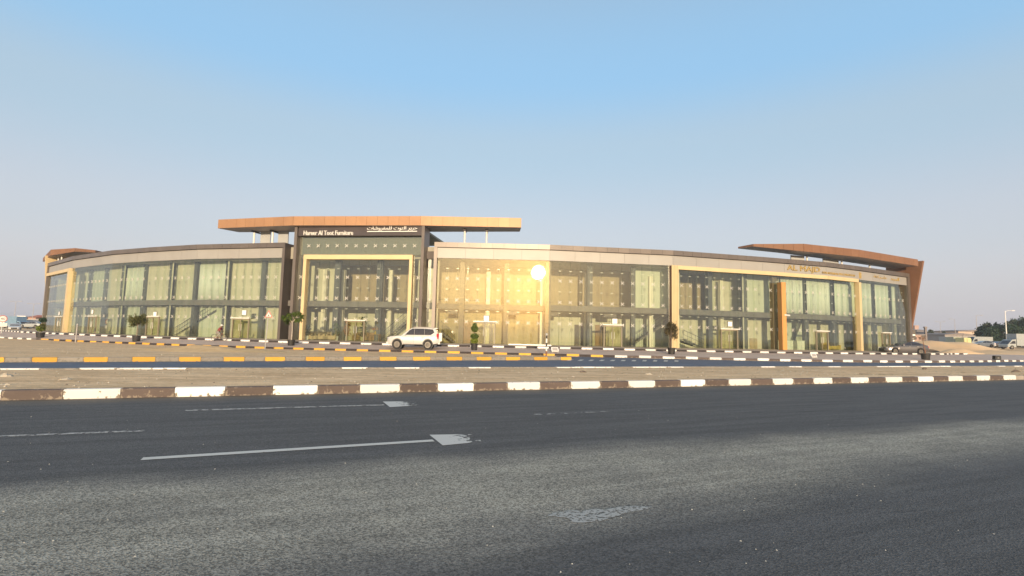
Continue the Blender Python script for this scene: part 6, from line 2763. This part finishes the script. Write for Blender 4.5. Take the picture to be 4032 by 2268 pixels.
# ------------------------------------------------------------------ stones and litter
for px, py, sx, label in ((22, 1485, 0.17, 'flat pale stone at the left end of the sand median'), (258, 1499, 0.15, 'squat pale stone on the sand median left of the others'),
                          (345, 1514, 0.11, 'small dark stone just behind the white kerb stone'), (15, 1523, 0.15, 'pale stone by the kerb at the left edge'),
                          (2258, 1490, 0.15, 'pale round stone on the median below the striped post'), (2296, 1466, 0.14, 'dark stone near the far edge of the median'),
                          (2555, 1478, 0.17, 'pale broken stone on the median before the fluted post'), (1517, 1485, 0.10, 'small dark stone on the median below the white car'),
                          (3640, 1452, 0.16, 'dark stone at the road edge below the dried plant'), (4002, 1466, 0.22, 'dark flat stone at the right end of the median')):
    p = on_ground(px, py, 0.08)
    q = MB()
    rr = random.Random(px)
    vs = []
    prof = [(0.55, 0.0), (1.0, 0.22), (0.82, 0.55), (0.35, 0.75)]
    for rad_, zz in prof:
        for k in range(8):
            g = 2 * PI * k / 8
            j = rr.uniform(0.75, 1.2)
            vs.append((math.cos(g) * rad_ * sx * j, math.sin(g) * rad_ * sx * 0.7 * j, zz * sx * rr.uniform(0.8, 1.15) - 0.02))
    fs = [(i * 8 + k, i * 8 + (k + 1) % 8, (i + 1) * 8 + (k + 1) % 8, (i + 1) * 8 + k) for i in range(3) for k in range(8)]
    fs += [tuple(range(7, -1, -1)), tuple(range(24, 32))]
    q.add(vs, fs)
    o = q.build('stone', 'rock_dark' if 'dark' in label else 'rock', None, loc=(p.x, p.y, p.z - 0.02))
    tag(o, label, 'stone', 'stones lying on the sand median')
# broken timber and rags on the right part of the median
for px, py, L_, a_, label in ((3490, 1462, 1.5, 0.2, 'weathered plank lying on the right part of the median'), (3425, 1475, 1.3, 0.05, 'dark splintered plank on the median nearest the kerb'),
                              (3500, 1477, 0.9, -0.25, 'pale short plank beside the dark splintered one'), (3810, 1468, 2.0, 0.3, 'long thin branch on the median near the right edge')):
    p = on_ground(px, py, 0.09)
    q = MB()
    q.box((0, 0, 0.02), (L_, 0.14, 0.05), ry=0.04)
    o = q.build('plank', 'rock_dark' if 'dark' in label else ('bark' if 'branch' in label else 'rock'), None, loc=(p.x, p.y, p.z - 0.02), rz=a_ + 0.38)
    tag(o, label, 'plank', 'timber scraps on the median')


def scatter(name, n, f, smin, smax, m):
    q = MB()
    for i in range(n):
        x, y, z = f()
        s = rng.uniform(smin, smax)
        a = rng.uniform(0, PI)
        vs = [(x + math.cos(a + k * PI / 2) * s * rng.uniform(0.6, 1.1), y + math.sin(a + k * PI / 2) * s * rng.uniform(0.6, 1.1), z) for k in range(4)]
        vs.append((x, y, z + s * rng.uniform(0.4, 0.9)))
        q.add(vs, [(0, 1, 4), (1, 2, 4), (2, 3, 4), (3, 0, 4)])
    o = q.build(name, m, normals=False)
    o['kind'] = 'stuff'
    return o


def on_road():
    t = rng.random() ** 1.5
    y = 2.3 + t * 9
    x = rng.uniform(-1.1, 1.1) * y
    return x, min(y, L1(x) - 0.1), 0.0


def on_median():
    x = rng.uniform(-18, 40)
    t = rng.random()
    y = L1(x) + 0.2 + t * (L2(x) - L1(x) - 0.3)
    return x, y, 0.17 - 0.155 * t + 0.0


def on_isl():
    x = rng.uniform(-30, IX1 - 0.6)
    t = rng.random()
    y = YI(x) + 0.3 + t * (YP(x) - YI(x) - 0.4)
    return x, y, hgt(x, y) + 0.15 - 0.13 * t


scatter('road_grit', 260, on_road, 0.004, 0.011, 'gravel')
scatter('median_pebbles', 900, on_median, 0.015, 0.05, 'rock')
scatter('median_dark_pebbles', 250, on_median, 0.015, 0.045, 'rock_dark')
scatter('island_pebbles', 500, on_isl, 0.02, 0.06, 'rock')

# ------------------------------------------------------------------ dusty air
hz, ht, hp0 = new_mat('haze')
ht.nodes.remove(hp0)
pv = ht.nodes.new('ShaderNodeVolumePrincipled')
pv.inputs['Color'].default_value = (0.93, 0.93, 0.96, 1)
pv.inputs['Density'].default_value = 0.0005
pv.inputs['Anisotropy'].default_value = 0.2
ht.links.new(pv.outputs[0], ht.nodes['Material Output'].inputs['Volume'])
M['haze'] = hz
q = MB()
q.box((0, 100, 9.0), (3100, 3300, 23.0))
o = q.build('haze', 'haze')
o['kind'] = 'stuff'
